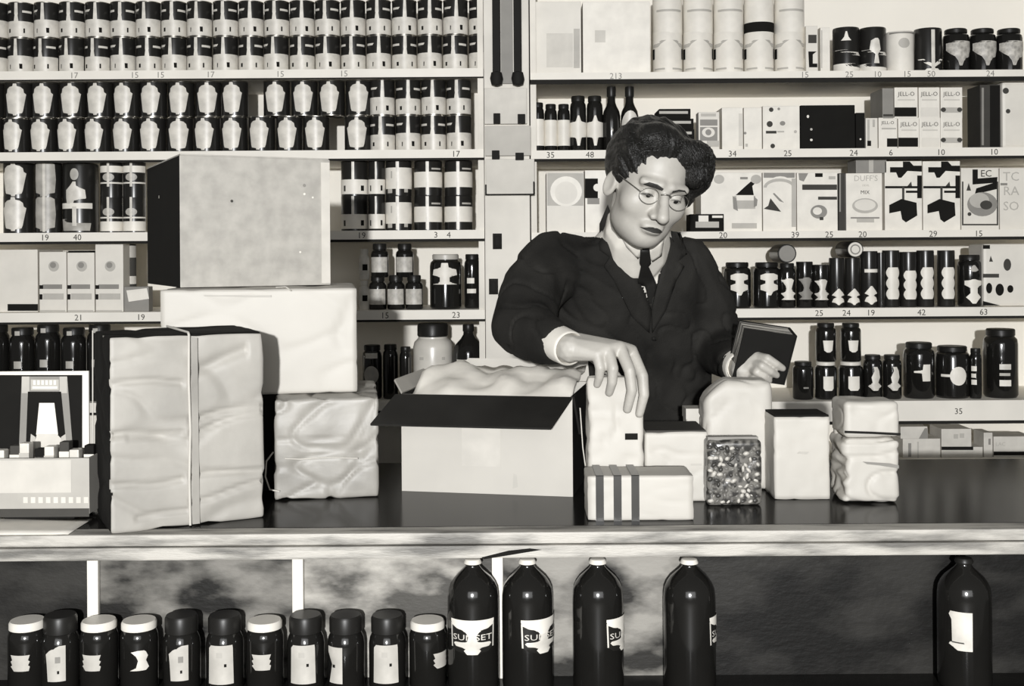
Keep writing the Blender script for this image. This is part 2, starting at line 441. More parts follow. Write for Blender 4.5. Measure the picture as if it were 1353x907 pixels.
# --- left, third shelf (below the barrel cans)
z = LZ[3]
H3 = 46 * K
GREYLAB = mat('grey_can_label', .42, .45, v2=.30, scale=30)
for ti in (0, 1):
    yt = 258 - 46 * ti
    zz = z + ti * H3
    ln = tname[ti]
    round_thing('tin_can', 'dark can with broad pale shield at left end of third shelf, %s layer' % ln, 'can', 26, 40, yt, zz, 'can', CANDARK, None, [('label_emblem', BARREL_AND_HIGHLIGHT, CANPALE)], grp='third shelf cans')
    round_thing('tin_can', 'grey-labelled can beside the tall dark can on third shelf, %s layer' % ln, 'can', 65, 34, yt, zz, 'can', CANDARK, None, [('label_emblem', [(.05, -.3, .3), (.1, -.3, .3), (.15, -.72, .72), (.5, -.78, .78), (.9, -.72, .72), (.95, -.5, .5)], GREYLAB), ('painted_highlight', rect(.03, .97, -.1, .1), CANPALE)], grp='third shelf cans')  # pale centre streak is the can's highlight put into colour
    for q, px in enumerate((148, 178)):
        round_thing('tin_can', 'white-banded small can, %s, %s layer, beside tall dark can' % (['left one', 'right one'][q], ln), 'can', px, 29, yt, zz, 'can', CANDARK, None,
                    [('label_band', ring_rows(.04, .3), WHITE) if ti == 0 else ('label_band', ring_rows(.68, .86), WHITE), ('label_band', ring_rows(.38, .42), WHITE), ('label_emblem', oval(.45, .66, .5), GREYLAB), ('painted_highlight', rect(.3, .95, -.1, .12), CANPALE)], grp='white banded cans')  # vertical streak paints the shine on the can front
round_thing('coffee_can', 'tall dark can with pale figure emblem and white band above price forty', 'can', 107, 46, 216, z, 'can', CANDARK, None,
            [('label_figure', [(.42, -.45, -.05), (.5, -.5, .6), (.62, -.5, .55), (.68, -.25, .1), (.74, -.08, .08)], CANPALE), ('label_knob', oval(.76, .93, .22), GREYLAB), ('label_band', rect(.35, .43, -.85, .85), WHITE),
             ('label_foot', [(.03, -.75, .75), (.14, -.8, .8), (.2, -.85, -.5), ], GREYLAB), ('painted_highlight', rect(.1, .38, -.12, .12), CANPALE)])  # short centre streak paints the highlight low on the can
TOPDK = [('label_lower', ring_rows(.06, .47), WHITE), ('label_mark', rect(.15, .3, .55, .75), BLACK), ('label_mark', rect(.14, .3, -.7, -.55), DGREY), ('painted_highlight', rect(.47, .97, -.1, .1), CANPALE)]  # streaks in these three label sets are painted can highlights
MIDW = [('label_band', ring_rows(.24, .68), WHITE), ('painted_highlight', rect(.03, .97, -.1, .12), CANPALE), ('label_line', rect(.74, .79, .3, .9), LGREY)]
FULLW = [('label_band', ring_rows(.2, .8), WHITE), ('label_mark', rect(.08, .2, -.75, -.4), LGREY), ('label_mark', rect(.5, .7, -.5, -.4), LGREY), ('label_mark', rect(.1, .2, .5, .75), LGREY), ('painted_highlight', rect(.03, .97, -.12, .12), CANPALE)]
defs = [(469, 36, TOPDK, 'half-pale can at left'), (498, 22, TOPDK, 'narrow half-pale can'), (527, 34.5, FULLW, 'pale-labelled can'), (566, 37, MIDW, 'white-banded can left of pair'), (606, 37, MIDW, 'white-banded can nearest the post')]
for ti in (0, 1):
    for px, w, lab, nm in defs:
        round_thing('tin_can', '%s, %s layer, third shelf right of grey carton' % (nm, tname[ti]), 'can', px, w, 258 - 46 * ti, z + ti * H3, 'can', CANDARK, None, lab, grp='third shelf cans by the post')

# --- left, fourth shelf
z = LZ[4]
box_thing('carton', 'plain white carton at the left end of the fourth shelf', 'carton', -5, 50, 330, z, .2, PALE, [('r', BLACK, 10, 402, 50, 411)], Y=YI + .02)
for i, (a, b, top) in enumerate(((52, 88, 333), (89, 125, 334), (126, 163, 321))):
    c = (a + b) / 2
    box_thing('cereal_box', 'white box with grey circle and dark lettering band, %s of three' % ['left one', 'middle one', 'right one'][i], 'box', a, b, top, z, .09, PALE,
              [('e', LGREY, c + 1, 352, 7, 7), ('e', MGREY, c, 350.5, 4, 4), ('r', MGREY, a + 4, 376, b - 6, 382), ('r', BLACK, a, 377, a + 5, 382), ('r', LGREY, a + 5, 388, b - 4, 396), ('r', BLACK, a, 389, a + 4, 396), ('r', LGREY, a + 1, 410, b - 2, 413)],
              grp='white boxes with circles')
box_thing('flat_tin', 'thin dark tin lying on the white boxes with circles', 'tin', 90, 119, 336.5 - 5, z + P(100, 333, YI).z * 0 + (P(107, 334, YI).z - z), .06, BLACK, Y=YI + .004)
round_thing('spice_jar', 'slim jar with pale top beside the white circle boxes', 'jar', 171.5, 17, 323, z, 'can', DGREY, None, [('label_band', ring_rows(.80, .98), LGREY), ('label_band', ring_rows(.4, .52), CANPALE), ('label_band', ring_rows(.3, .36), CANPALE)], Y=YI + .06)
box_thing('tea_packet', 'small grey packet with white label leaning before slim jar', 'packet', 164, 197, 379, z, .04, MGREY, [('p', WHITE, [(170, 399), (197, 395), (194, 381), (167, 384)])])
# pyramids of small jars right of the cartons
for ti, y0 in ((0, 371), (1, 326)):
    round_thing('pale_jar', 'pale slim jar beside small dark jars, %s layer' % tname[ti], 'jar', 481.5, 14, 371 - 42 * ti, z + ti * 40 * K, 'jar', CANPALE, CANPALE, [('label_mark', rect(.3, .5, -.2, .7), BLACK)], grp='pale slim jars')
SM = [('jar_label', rect(.15, .6, -.88, .88), mat('jar_label_pale', .55, .5, v2=.38, scale=60))]
for i, px in enumerate((499.5, 523.5, 547.5)):
    round_thing('small_jar', 'small dark jar with pale label, %s of three below' % ['left one', 'middle one', 'right one'][i], 'jar', px, 23.5, 364, z, 'jar', GLASS, LID, SM, grp='small dark jars')
for i, px in enumerate((502, 535)):
    round_thing('small_jar', 'small dark jar with pale label, %s of two above' % ['left one', 'right one'][i], 'jar', px, 23.5, 322, z + 42.8 * K, 'jar', GLASS, LID, SM, grp='small dark jars')
round_thing('large_jar', 'large dark jar with white emblem and pale lid, fourth shelf', 'jar', 589, 42, 336, z, 'wide', GLASS, mat('dull_lid', .5, .4), [('jar_label', CROSS[3:], WHITE)])
round_thing('large_jar', 'dark jar with white label cut off by the post, fourth shelf', 'jar', 624, 21, 336, z, 'wide', GLASS, LID, [('jar_label', rect(.28, .36, -.6, .5), WHITE), ('jar_label', rect(.46, .56, -.6, .3), WHITE)], Y=YI + .05)
# --- left, fifth shelf
z = LZ[5]
for i, px in enumerate((-4, 30, 64, 98, 132)):
    round_thing('preserve_jar', 'dark preserve jar behind the display carton, %s from left' % ORD[i], 'jar', px, 33, 430 + (i % 2) * 4, z, 'wide', GLASS, LID, [('jar_label', rect(.45, .55, -.3, .3), GREYLAB), ('lid_glint', rect(.9, .96, -.2, .2), LGREY)] , grp='dark jars on fifth left shelf', py=470)
for i, (px, w, top) in enumerate(((492, 26, 457), (516, 20, 456), (536, 16, 459))):
    round_thing('dark_jar', ['dark jar with pale crest label, left of the white jar', 'dark plain jar, middle of three left of white jar', 'narrow dark jar touching the white jar'][i], 'jar', px, w, top, z, 'wide', GLASS, LID,
                [('jar_label', oval(.28, .62, .7), GREYLAB), ('jar_label', rect(.76, .86, -.6, .6), CANPALE)] if i == 0 else [('jar_label', rect(.2, .8, .55, .62), MGREY)], py=490)
round_thing('candy_jar', 'white jar with dark screw lid behind the open carton', 'jar', 572, 53, 429, z, 'jar', mat('milky_glass', .62, .3), LID, [('jar_label', rect(.52, .56, -.6, -.4), LGREY), ('jar_label', rect(.52, .56, .5, .65), LGREY)], py=470)
round_thing('syrup_bottle', 'dark bottle with pale shoulder band behind the open carton', 'bottle', 619, 42, 430, z, 'bottle', GLASS, LID, [('shoulder_label', rect(.45, .53, -.7, .9), CANPALE)], py=470)
round_thing('syrup_bottle', 'smaller dark bottle beside the sleeve of the man', 'bottle', 645, 24, 448, z, 'bottle', GLASS, LID, [('shoulder_label', rect(.42, .5, -.7, .7), CANPALE)], py=470, Y=YI + .1)
round_thing('enamel_mug', 'small white cup beside dark bottles behind open carton', 'cup', 668, 24, 458, z, 'can', WHITE, None, [('cup_band', ring_rows(.03, .06), LGREY)], py=470)

# --- right, top shelf
z = RZ[1]
box_thing('carton', 'large pale carton with faint grey panel beside the post', 'carton', 704, 768, 2, z, .28, PALE, [('r', mat('faint_print', .60, .6), 722, 44, 757, 89), ('r', LGREY, 758, 38, 766, 90)])
box_thing('carton', 'large plain white carton right of the panelled one', 'carton', 770, 859, 2, z, .28, WHITE, [('r', MATS['faint_print'], 786, 40, 800, 56)])
for i in range(5):
    px = 882 + 40.2 * i
    for ti in (0, 1):
        Hc = 54 * K
        t = round_thing('oat_canister', 'white canister with arched label, %s from left, %s layer' % (ORD[i], tname[ti]), 'canister', px, 39.5, 40 if ti == 0 else -14, z + ti * Hc, 'can', WHITE, None,
                        ([('label_arch', [(.63, -.97, -.7), (.7, -.95, -.55), (.76, -.6, -.3), (.78, -.5, -.2)], LGREY), ('label_arch', [(.63, .7, .97), (.7, .55, .95), (.76, .3, .6), (.78, .2, .5)], LGREY),
                         ('label_line', rect(.1, .14, -.9, -.3), LGREY), ('label_line', rect(.1, .14, .2, .9), LGREY), ('label_diamond', rect(.36, .6, .86, .99), BLACK), ('label_diamond', rect(.36, .6, -.99, -.9), BLACK)] if ti == 0 else
                         [('label_band', ring_rows(.02, .25) if i == 3 else rect(.5, .55, -.8, .8), BLACK if i == 3 else LGREY)]), grp='arched label canisters')
box_thing('spice_tin', 'narrow white tin with dark print beside canisters', 'tin', 1065, 1081, 34, z, .05, PALE, [('r', DGREY, 1068, 46, 1079, 57), ('p', BLACK, [(1068, 68), (1079, 68), (1074, 72), (1074, 84), (1080, 84), (1080, 89), (1069, 89)])])
box_thing('carton', 'thin white carton standing next to narrow spice tin', 'carton', 1084, 1097, 36, z, .1, WHITE, [('r', LGREY, 1085, 40, 1086.5, 90)])
for i, px in enumerate((1118, 1153)):
    round_thing('coffee_can', ['dark can with white star and sash on the top right shelf', 'dark can with pale figure and white foot on the top shelf'][i], 'can', px, 35, 35, z, 'can', CANDARK, None,
                [('label_foot', [(.03, -.99, .99), (.12, -.99, .99), (.2, -.99, -.3 if i else .4)], WHITE), ('label_star', [(.7, -.6, .1), (.78, -.4, -.1), (.9, -.3, -.2)], WHITE) if i == 0 else ('label_figure', [(.2, -.2, .2), (.4, -.1, .1), (.5, -.5, .3), (.7, -.4, .2), (.75, -.1, .1)], CANPALE),
                 ('label_sash', [(.38, .2, .9), (.45, -.6, .7), (.5, -.95, -.2)], CANPALE)])
round_thing('coffee_can', 'white can with grey disc on the top right shelf', 'can', 1189, 36, 40, z, 'can', WHITE, None, [('label_disc', oval(.58, .82, .38), LGREY), ('label_line', rect(.93, .97, -.9, .9), MGREY)])
round_thing('coffee_can', 'dark can with white chevron stripe on the top right shelf', 'can', 1226, 36, 36, z, 'can', CANDARK, None, [('painted_highlight', rect(.03, .95, -.1, .16), CANPALE), ('label_chevron', [(.12, -.1, .1), (.2, -.5, -.1), (.3, -.9, -.6)], WHITE), ('label_chevron', [(.12, -.05, .2), (.2, .2, .6), (.3, .6, .9)], WHITE), ('label_foot', [(.02, -.6, .6), (.08, -.4, .4)], WHITE)])  # centre streak is painted specular shine; chevrons and foot are print
for i, px in enumerate((1263, 1298, 1333)):
    round_thing('coffee_jar', 'dark jar with pale winged label, top shelf, %s of three' % ['left one', 'middle one', 'right one'][i], 'jar', px, 34.5, 36, z, 'wide', GLASS, LID,
                [('jar_label', [(.14, -.1, .1), (.25, -.2, .25), (.35, -.4, .7), (.42, -.7, .75), (.5, -.9, .9), (.66, -.9, .9), (.7, -.4, .9)], mat('mottled_label', .55, .5, v2=.28, scale=70))], grp='winged label jars')

# --- right, second shelf
z = RZ[2]
for i, px in enumerate((711, 728, 745)):
    round_thing('spice_jar', 'small dark jar with white label beside the post, %s of three' % ['left one', 'middle one', 'right one'][i], 'jar', px, 16.6, 135 + (i > 0) * 2, z, 'wide', GLASS, LID, [('jar_label', ring_rows(.12, .66), WHITE)], grp='small white label jars')
for i, px in enumerate((764, 786)):
    round_thing('pickle_jar', 'dark jar with white cross label, %s of two' % ['left one', 'right one'][i], 'jar', px, 21.5, 126, z, 'wide', GLASS, LID, [('jar_label', [(.1, -.15, .15), (.22, -.3, .3), (.26, -.97, .97), (.52, -.97, .97), (.55, -.3, .3), (.64, -.1, .1)], WHITE)], grp='cross label jars')
for i, px in enumerate((808, 832)):
    round_thing('sauce_bottle', ['tall dark bottle left of the oval label bottle', 'tall dark bottle with white oval label above the head'][i], 'bottle', px, 23.5, 113, z, 'tall', GLASS, LID, [('bottle_label', oval(.18, .62, .9), CANPALE)] if i else [('bottle_glint', rect(.3, .34, -.1, .1), LGREY)])
zs = z
for i, (a, b, h) in enumerate(((866, 920, 12), (868, 918, 12), (869, 917, 12), (871, 913, 11))):
    yt = 197 - (zs - z) / K - h
    box_thing('dark_package', 'flat dark package with white stripe behind the hair, %s in stack' % ['lowest', 'second', 'third', 'topmost'][i], 'package', a, b, yt + (0 if i else 0), zs, .12, BLACK, [('r', LGREY, a + 12 - i * 4, yt + 3, b - 4, yt + 6.5)], grp='dark packages in a stack')
    zs = P((a + b) / 2, yt, YI).z
box_thing('spice_tin', 'pale tin with dark oval medallion beside the head', 'tin', 923, 951, 148, z, .05, PALE, [('r', LGREY, 926, 150, 946, 154), ('r', MGREY, 925, 158, 948, 166), ('r', MGREY, 925, 168, 948, 186), ('e', PALE, 936, 175, 8.5, 6.5), ('e', MGREY, 936, 175, 4, 4), ('r', LGREY, 934, 186, 950, 194)])
box_thing('carton', 'plain pale carton beside the medallion tin', 'carton', 954, 982, 142, z, .1, WHITE, [('r', mat('faint2', .62, .6), 976, 150, 981, 193)])
box_thing('carton', 'white carton with one small dot, second right shelf', 'carton', 983, 1007, 142, z, .1, WHITE, [('e', MGREY, 984.5, 176, 1.8, 1.8), ('r', LGREY, 985, 190, 988, 194)])
box_thing('carton', 'white carton with four dark dots and a short line', 'carton', 1008, 1057, 140, z, .1, WHITE, [('e', DGREY, 1019, 145, 3, 3), ('e', MGREY, 1029, 144, 1.8, 1.8), ('e', DGREY, 1017, 164, 4, 4), ('e', MGREY, 1034, 163, 3.6, 3), ('r', DGREY, 1012, 173, 1026, 176.5), ('r', LGREY, 1027, 173, 1036, 175), ('e', DGREY, 1021, 193, 3, 3), ('e', LGREY, 1051, 174, 2, 2)])
box_thing('carton', 'black carton on the second right shelf', 'carton', 1058, 1130, 139, z, .2, BLACK, [('e', WHITE, 1067.5, 154, 1.6, 2), ('e', LGREY, 1072, 171, 1.6, 1.6), ('e', WHITE, 1072, 185, 1.8, 1.6)])
box_thing('carton', 'shorter black carton next to the larger black one', 'carton', 1131, 1143, 149, z, .2, BLACK, [('e', WHITE, 1137, 184, 1.2, 1.2)])
box_thing('carton', 'slim pale carton between black carton and dessert boxes', 'carton', 1144, 1160, 156, z, .1, PALE, [('r', LGREY, 1146, 158, 1149, 186), ('r', LGREY, 1153, 158, 1156, 168), ('r', BLACK, 1146, 186, 1151, 193)])
HJ = 40 * K
for ti in (0, 1):
    yb = 195 - 40 * ti
    if ti == 0: box_thing('dessert_box', 'white dessert box with script lettering at lower left', 'box', 1161, 1186, yb - 39.5, z, .12, WHITE, [('t', DGREY, 'JELL-O', 1173, yb - 33, 4.2), ('r', LGREY, 1165, yb - 26, 1184, yb - 24), ('r', BLACK, 1172, yb - 12, 1186, yb - 1)], grp='script dessert boxes')
    else: box_thing('dessert_box', 'grey side of a dessert box at upper left', 'box', 1166, 1181, yb - 38.5, z + HJ, .12, MGREY, [('r', DGREY, 1167, yb - 4, 1180, yb - 1)], grp='script dessert boxes')
    for i, (a, b) in enumerate(((1187, 1215), (1215, 1243), (1243, 1272)) if ti == 0 else ((1182, 1213), (1214, 1242), (1243, 1272))):
        box_thing('dessert_box', 'white dessert box with script lettering, %s layer, %s' % (tname[ti], ['third from right', 'second from right', 'rightmost'][i]), 'box', a, b, yb - 39.5, z + HJ * ti, .12, WHITE,
                  [('t', DGREY, 'JELL-O', (a + b) / 2, yb - 31, 5.5), ('r', MATS['faint_print'], a + 4, yb - 24, b - 4, yb - 22), ('r', [BLACK, PALE, LGREY][i], a + (0 if i == 0 else 3), yb - 13, b - 2, yb - 1 if i != 2 else yb - 6)] + ([('e', DGREY, a - .5 + 4, yb - 10, 3.4, 3), ('e', DGREY, b - 4, yb - 10, 3.4, 3)] if i == 2 else []), grp='script dessert boxes')
box_thing('cracker_box', 'tall dark grained box near the right end, second shelf', 'box', 1295, 1322, 112, z, .1, DGREY, [('r', BLACK, 1308, 113, 1321, 194), ('r', MGREY, 1297, 116, 1300, 192)])
box_thing('sugar_sack', 'white sack with dark spots at right end, second shelf', 'sack', 1324, 1366, 108, z, .1, PALE, [('e', DGREY, 1329, 120, 4, 4), ('e', DGREY, 1332, 147, 3, 3)], bev=.01, part='sack_body')

# --- right, third shelf
z = RZ[3]
box_thing('flour_box', 'pale box with white arch beside the shoulder of the man', 'box', 722, 772, 228, z, .1, PALE, [('r', LGREY, 723, 229, 771, 272), ('e', WHITE, 748, 253, 21, 20), ('e', PALE, 748, 255, 15, 15)])
box_thing('cereal_box', 'dark and white box next to the ear of the man', 'box', 773, 812, 225, z, .1, WHITE, [('r', BLACK, 773, 236, 790, 262), ('e', WHITE, 789, 248, 5, 5), ('r', MGREY, 776, 262, 792, 270)])
box_thing('cake_box', 'low dark box with white label right of the chin', 'box', 912, 957, 283, z, .08, BLACK, [('r', LGREY, 919, 293, 950, 301), ('r', WHITE, 923, 285, 936, 293), ('r', WHITE, 941, 285, 955, 288)], Y=YI - .012)
box_thing('cake_box', 'white cake box picturing a layer loaf and dark slice', 'box', 926, 1007, 228, z, .1, WHITE, [('e', LGREY, 950, 237, 7, 6), ('e', WHITE, 938, 259, 8, 6), ('p', BLACK, [(972, 258), (996, 258), (994, 246), (998, 242), (992, 240), (984, 247)]), ('r', LGREY, 970, 259, 998, 276), ('r', WHITE, 973, 259, 996, 265), ('p', MGREY, [(968, 259), (973, 262), (975, 279), (969, 276)]), ('p', MGREY, [(996, 259), (1001, 264), (1000, 272), (996, 274)]), ('e', LGREY, 999, 237, 7, 6), ('r', LGREY, 967, 295, 1000, 302), ('r', MGREY, 978, 234, 988, 237)])
box_thing('cake_box', 'white cake box picturing a cake wedge on a plate', 'box', 1008, 1052, 228, z, .1, WHITE, [('r', MGREY, 1009, 228.5, 1050, 235), ('e', WHITE, 1031, 252, 21, 19), ('a', LGREY, 1030, 248, 21, 12, 4), ('p', DGREY, [(1009, 276), (1032, 280), (1018, 262), (1015, 272)]), ('p', MGREY, [(1023, 255), (1036, 268), (1030, 266), (1021, 256)]), ('r', LGREY, 1046, 236, 1052, 300)])
box_thing('cake_box', 'white cake box with slanted dark bars and a bun', 'box', 1053, 1107, 228, z, .1, WHITE, [('p', MGREY, [(1055, 229), (1068, 229), (1062, 240), (1056, 238)]), ('r', BLACK, 1077, 229, 1087, 234), ('r', DGREY, 1060, 244, 1106, 251), ('r', DGREY, 1081, 260, 1106, 264), ('e', MGREY, 1082, 280, 11, 9), ('e', WHITE, 1080, 279, 6, 5), ('r', DGREY, 1083, 287, 1088, 291), ('r', LGREY, 1095, 233, 1104, 237)])
box_thing('slim_box', 'slim dark upright box dividing the cake boxes', 'box', 1108, 1117, 229, z, .1, DGREY, [('r', MGREY, 1109, 230, 1111, 280)])
box_thing('mix_box', 'white mix box with lettering and pale oval', 'box', 1118, 1166, 229, z, .1, WHITE, [('t', LGREY, "DUFF'S", 1144, 235.5, 7.5), ('t', LGREY, 'DEVIL', 1144, 245, 2.6), ('t', DGREY, 'MIX', 1143, 254, 5), ('e', LGREY, 1143, 272, 17, 10), ('e', PALE, 1143, 271, 14, 7.5), ('r', MGREY, 1124, 287, 1162, 289), ('r', LGREY, 1132, 289, 1155, 294)])
box_thing('carton', 'low grey carton lying on the lettered mix box', 'carton', 1131, 1172, 210, P(1144, 229, YI).z, .09, MGREY, [('r', LGREY, 1148, 211, 1154, 228)])
for i, a in enumerate((1169, 1219.5)):
    b = a + 49.5
    f = lambda pts: [(a + x, y) for x, y in pts]
    box_thing('gingerbread_box', 'white box picturing a dark cut cake block, %s of two' % ['left one', 'right one'][i], 'box', a, b, 213, z, .1, WHITE,
              [('p', BLACK, f([(7, 221), (24, 221), (24, 213.5), (33, 213.5), (38, 219), (49, 219), (49, 227), (30, 226), (22, 235), (18, 235), (15, 228), (7, 228)])), ('r', BLACK, a + .5, 246, a + 46, 249), ('p', DGREY, f([(30, 246), (35, 240), (36, 246)])), ('r', BLACK, a + 28, 252, a + 46, 255), ('r', DGREY, a + 23, 247, a + 26, 264),
               ('p', BLACK, f([(6, 271), (22, 263), (42, 268), (43, 285), (28, 294), (23, 290), (21, 279), (6, 282)])), ('r', BLACK, a + 43, 232, a + 49, 262)], grp='gingerbread boxes')
box_thing('cake_box', 'framed box picturing a round cake with cut slice', 'box', 1270, 1320, 222, z, .1, PALE, [('r', DGREY, 1271, 240, 1319, 298), ('r', PALE, 1273, 240, 1317, 296), ('p', BLACK, [(1285, 224), (1292, 224), (1292, 236), (1318, 234), (1317, 250), (1288, 257), (1290, 249), (1312, 242), (1285, 244)]), ('e', MGREY, 1298, 270, 20, 16), ('e', LGREY, 1294, 265, 13, 10), ('e', DGREY, 1303, 271, 8, 6), ('t', DGREY, 'EC', 1303, 229, 9), ('p', DGREY, [(1277, 252), (1280, 242), (1283, 252)]), ('e', DGREY, 1281, 283, 2.5, 2.5)])
box_thing('cake_box', 'pale box with grey lettering at the right end, third shelf', 'box', 1321, 1368, 222, z, .1, PALE, [('t', LGREY, 'TC', 1336, 233, 12), ('t', LGREY, 'RA', 1336, 252, 12), ('t', LGREY, 'SO', 1336, 272, 12), ('r', MGREY, 1322, 242, 1331, 245)])

# --- right, fourth shelf
z = RZ[4]
for i, px in enumerate((974, 1013)):
    round_thing('relish_jar', 'dark square-shouldered jar with white cross label, %s of two' % ['left one', 'right one'][i], 'jar', px, 36, 347, z, 'wide', GLASS, LID, [('jar_label', [(.28, -.1, .1), (.36, -.25, .25), (.4, -.62, .62), (.5, -.62, .62), (.54, -.3, .3), (.6, -.3, .3), (.63, -.62, .62), (.72, -.62, .62), (.76, -.3, .3)], WHITE)], grp='cross label relish jars', py=380)
for i, (px, w, top) in enumerate(((1040, 22, 348), (1063, 22, 346), (1084, 22, 350))):
    round_thing('mustard_jar', 'dark jar with pale streaked label, %s' % ['under the lying tin', 'in the middle', 'before the big dark can'][i], 'jar', px, w, top, z, 'can' if i else 'wide', GLASS, LID, [('jar_label', [(.18, -.8, .8), (.24, -.5, .5), (.32, -.85, .85), (.42, -.3, .3), (.5, -.4, .4), (.62, -.85, .6), (.66, -.3, .3)], [WHITE, MGREY, CANPALE][i])], py=380, grp='streaked label jars')
for i, (px, w, top, s) in enumerate(((1105.5, 20, 341, .8), (1126, 20, 341, .8), (1148, 23, 332, .7))):
    round_thing('cocoa_tin', 'dark tin with white double diamond label, %s of three' % ['left one', 'middle one', 'right one'][i], 'tin', px, w, top, z, 'can', CANDARK, None, [('tin_label', diamond2(.05, .38, s), WHITE)] + ([('tin_line', rect(.62, .68, -.7, .9), WHITE)] if i == 2 else []), py=380, grp='double diamond tins')
round_thing('cocoa_tin', 'tall plain dark tin left of the lobed label bottles', 'tin', 1164, 10, 334, z, 'can', CANDARK, None, [('tin_line', rect(.1, .12, -.3, .3), DGREY)], py=380)
def lying_can(label, px, py, r, L, z0, cov, Yd):
    k0 = Yd / F; R = r * k0
    x = P(px, py, Yd).x
    t = thing('lying_tin', label, 'tin', (x, Yd, z0))
    b = use('tin_body', lathe_mesh('tin_body', [(R * .95, 0), (R, .002), (R, L - .002), (R * .95, L)], CANDARK, 26), t)
    b.rotation_euler = (-math.pi / 2, 0, 0); b.location = (0, 0, R)
    for nm, rr, m, off in (('tin_end', .86, cov, .0006), ('tin_end_ring', .62, MGREY, .0011), ('tin_end_disc', .46, cov, .0016)):
        A_ = [2 * math.pi * i / 24 for i in range(24)]
        mk(nm, [(R * rr * math.cos(a), -off, R + R * rr * math.sin(a)) for a in A_], [tuple(range(24))], m, t)
lying_can('round tin lying with grey end forward on dark jars', 1040, 336, 12.5, .12, P(1040, 348, YI).z + .0005, MGREY, YI + .012)
lying_can('round tin lying with white-ringed end on double diamond tins', 1130, 330, 11, .13, P(1126, 341, YI).z + .0005, PALE, YI + .004)
for i, px in enumerate((1177, 1200, 1222.5, 1250)):
    round_thing('syrup_tin', 'dark tin with three-lobed white label, %s from left' % ORD[i], 'tin', px, 22.3, 331 + (i == 1) * 2, z, 'can', CANDARK, None, [('tin_label', lobes(.14, .70 if i != 1 else .66, .76), WHITE)], py=380, grp='three lobed label tins')
round_thing('relish_jar', 'wide dark jar with cross and diamond label near sack', 'jar', 1281, 31, 337, z, 'wide', GLASS, LID, [('jar_label', [(.06, -.15, .15), (.12, -.35, .35), (.18, -.62, .62), (.26, -.3, .3), (.36, -.3, .3), (.42, -.7, .7), (.5, -.7, .7), (.53, -.1, .1)], WHITE), ('jar_crest', diamond2(.56, .8, .4)[3:], LGREY)], py=380)
box_thing('sugar_sack', 'pale sack with dark fruit spots, right end of fourth shelf', 'sack', 1299, 1366, 322, z, .12, PALE, [('r', BLACK, 1299, 324, 1308, 329), ('p', DGREY, [(1307, 346), (1309, 338), (1312, 346)]), ('e', DGREY, 1331, 350, 5, 8), ('r', DGREY, 1299, 362, 1320, 367), ('e', BLACK, 1307, 381, 4, 7), ('e', BLACK, 1321, 383, 5.5, 8), ('e', BLACK, 1335, 382, 4, 5), ('p', BLACK, [(1299, 398), (1322, 404), (1299, 404)])], bev=.01, part='sack_body')

# --- right, fifth shelf (jars)
z = RZ[5]
HB = 49 * K
SQ = [('jar_label', [(.24, -.3, .3), (.3, -.45, .45), (.62, -.45, .45)], WHITE)]
for i, px in enumerate((1061, 1091, 1124)):
    round_thing('jam_jar', 'dark jam jar, %s' % ['plain one beside the hand-held ledger', 'white square label, lower left of four', 'white square label, lower right of four'][i], 'jar', px, [27, 29, 32][i], 479, z, 'wide', GLASS, [LID, LIDW, LIDW][i], SQ if i else [('jar_label', rect(.3, .34, -.2, .3), MGREY)], py=500, grp='jam jars')
for i, px in enumerate((1091, 1124)):
    round_thing('jam_jar', 'dark jam jar with white square label, upper %s of four' % ['left', 'right'][i], 'jar', px, 26.5, 428, P(1091, 479, YI).z + .0004, 'wide', GLASS, LID, [('jar_label', [(.25, -.15, .15), (.3, -.4, .4), (.56, -.5, .5)], WHITE)], py=450, grp='jam jars')
for i, px in enumerate((1153, 1178.5)):
    round_thing('jam_jar', 'dark squat jar with pale figure label, %s of pair' % ['left one', 'right one'][i], 'jar', px, 24.5, 470, z, 'wide', GLASS, LID, [('jar_label', [(.2, -.25, .25), (.3, -.7, .7), (.38, -.3, .3), (.5, -.4, .5), (.65, -.1, .4), (.74, -.2, .2)], CANPALE)], py=500, grp='figure label jars')
round_thing('pickle_jar', 'dark jar with white rectangular label on lowest jar shelf', 'jar', 1214, 40, 454, z, 'wide', GLASS, LID, [('jar_label', [(.32, -.1, .42), (.46, -.15, .42), (.47, -.6, .42), (.5, -.6, .42), (.52, -.1, .42), (.62, -.05, .42)], WHITE)], py=490)
round_thing('pickle_jar', 'dark jar with white round label on lowest jar shelf', 'jar', 1258, 45, 459, z, 'wide', GLASS, LID, [('jar_label', oval(.26, .62, .45), WHITE), ('jar_label', rect(.42, .47, -.85, -.35), WHITE)], py=490)
round_thing('olive_bottle', 'slim dark jar with white dotted stripe, lowest jar shelf', 'jar', 1289, 15, 461, z, 'wide', GLASS, LID, [('jar_label', rect(.28, .38, -.9, -.2), WHITE), ('jar_label', rect(.42, .5, -.9, -.3), WHITE), ('jar_label', rect(.55, .65, -.9, -.2), WHITE)], py=490)
round_thing('pickle_jar', 'largest dark jar with three white bars at right end', 'jar', 1322, 44, 436, z, 'wide', GLASS, LID, [('jar_label', rect(.18, .27, -.45, .2), WHITE), ('jar_label', rect(.33, .37, -.45, .15), LGREY), ('jar_label', rect(.42, .5, -.45, .2), CANPALE)], py=480)
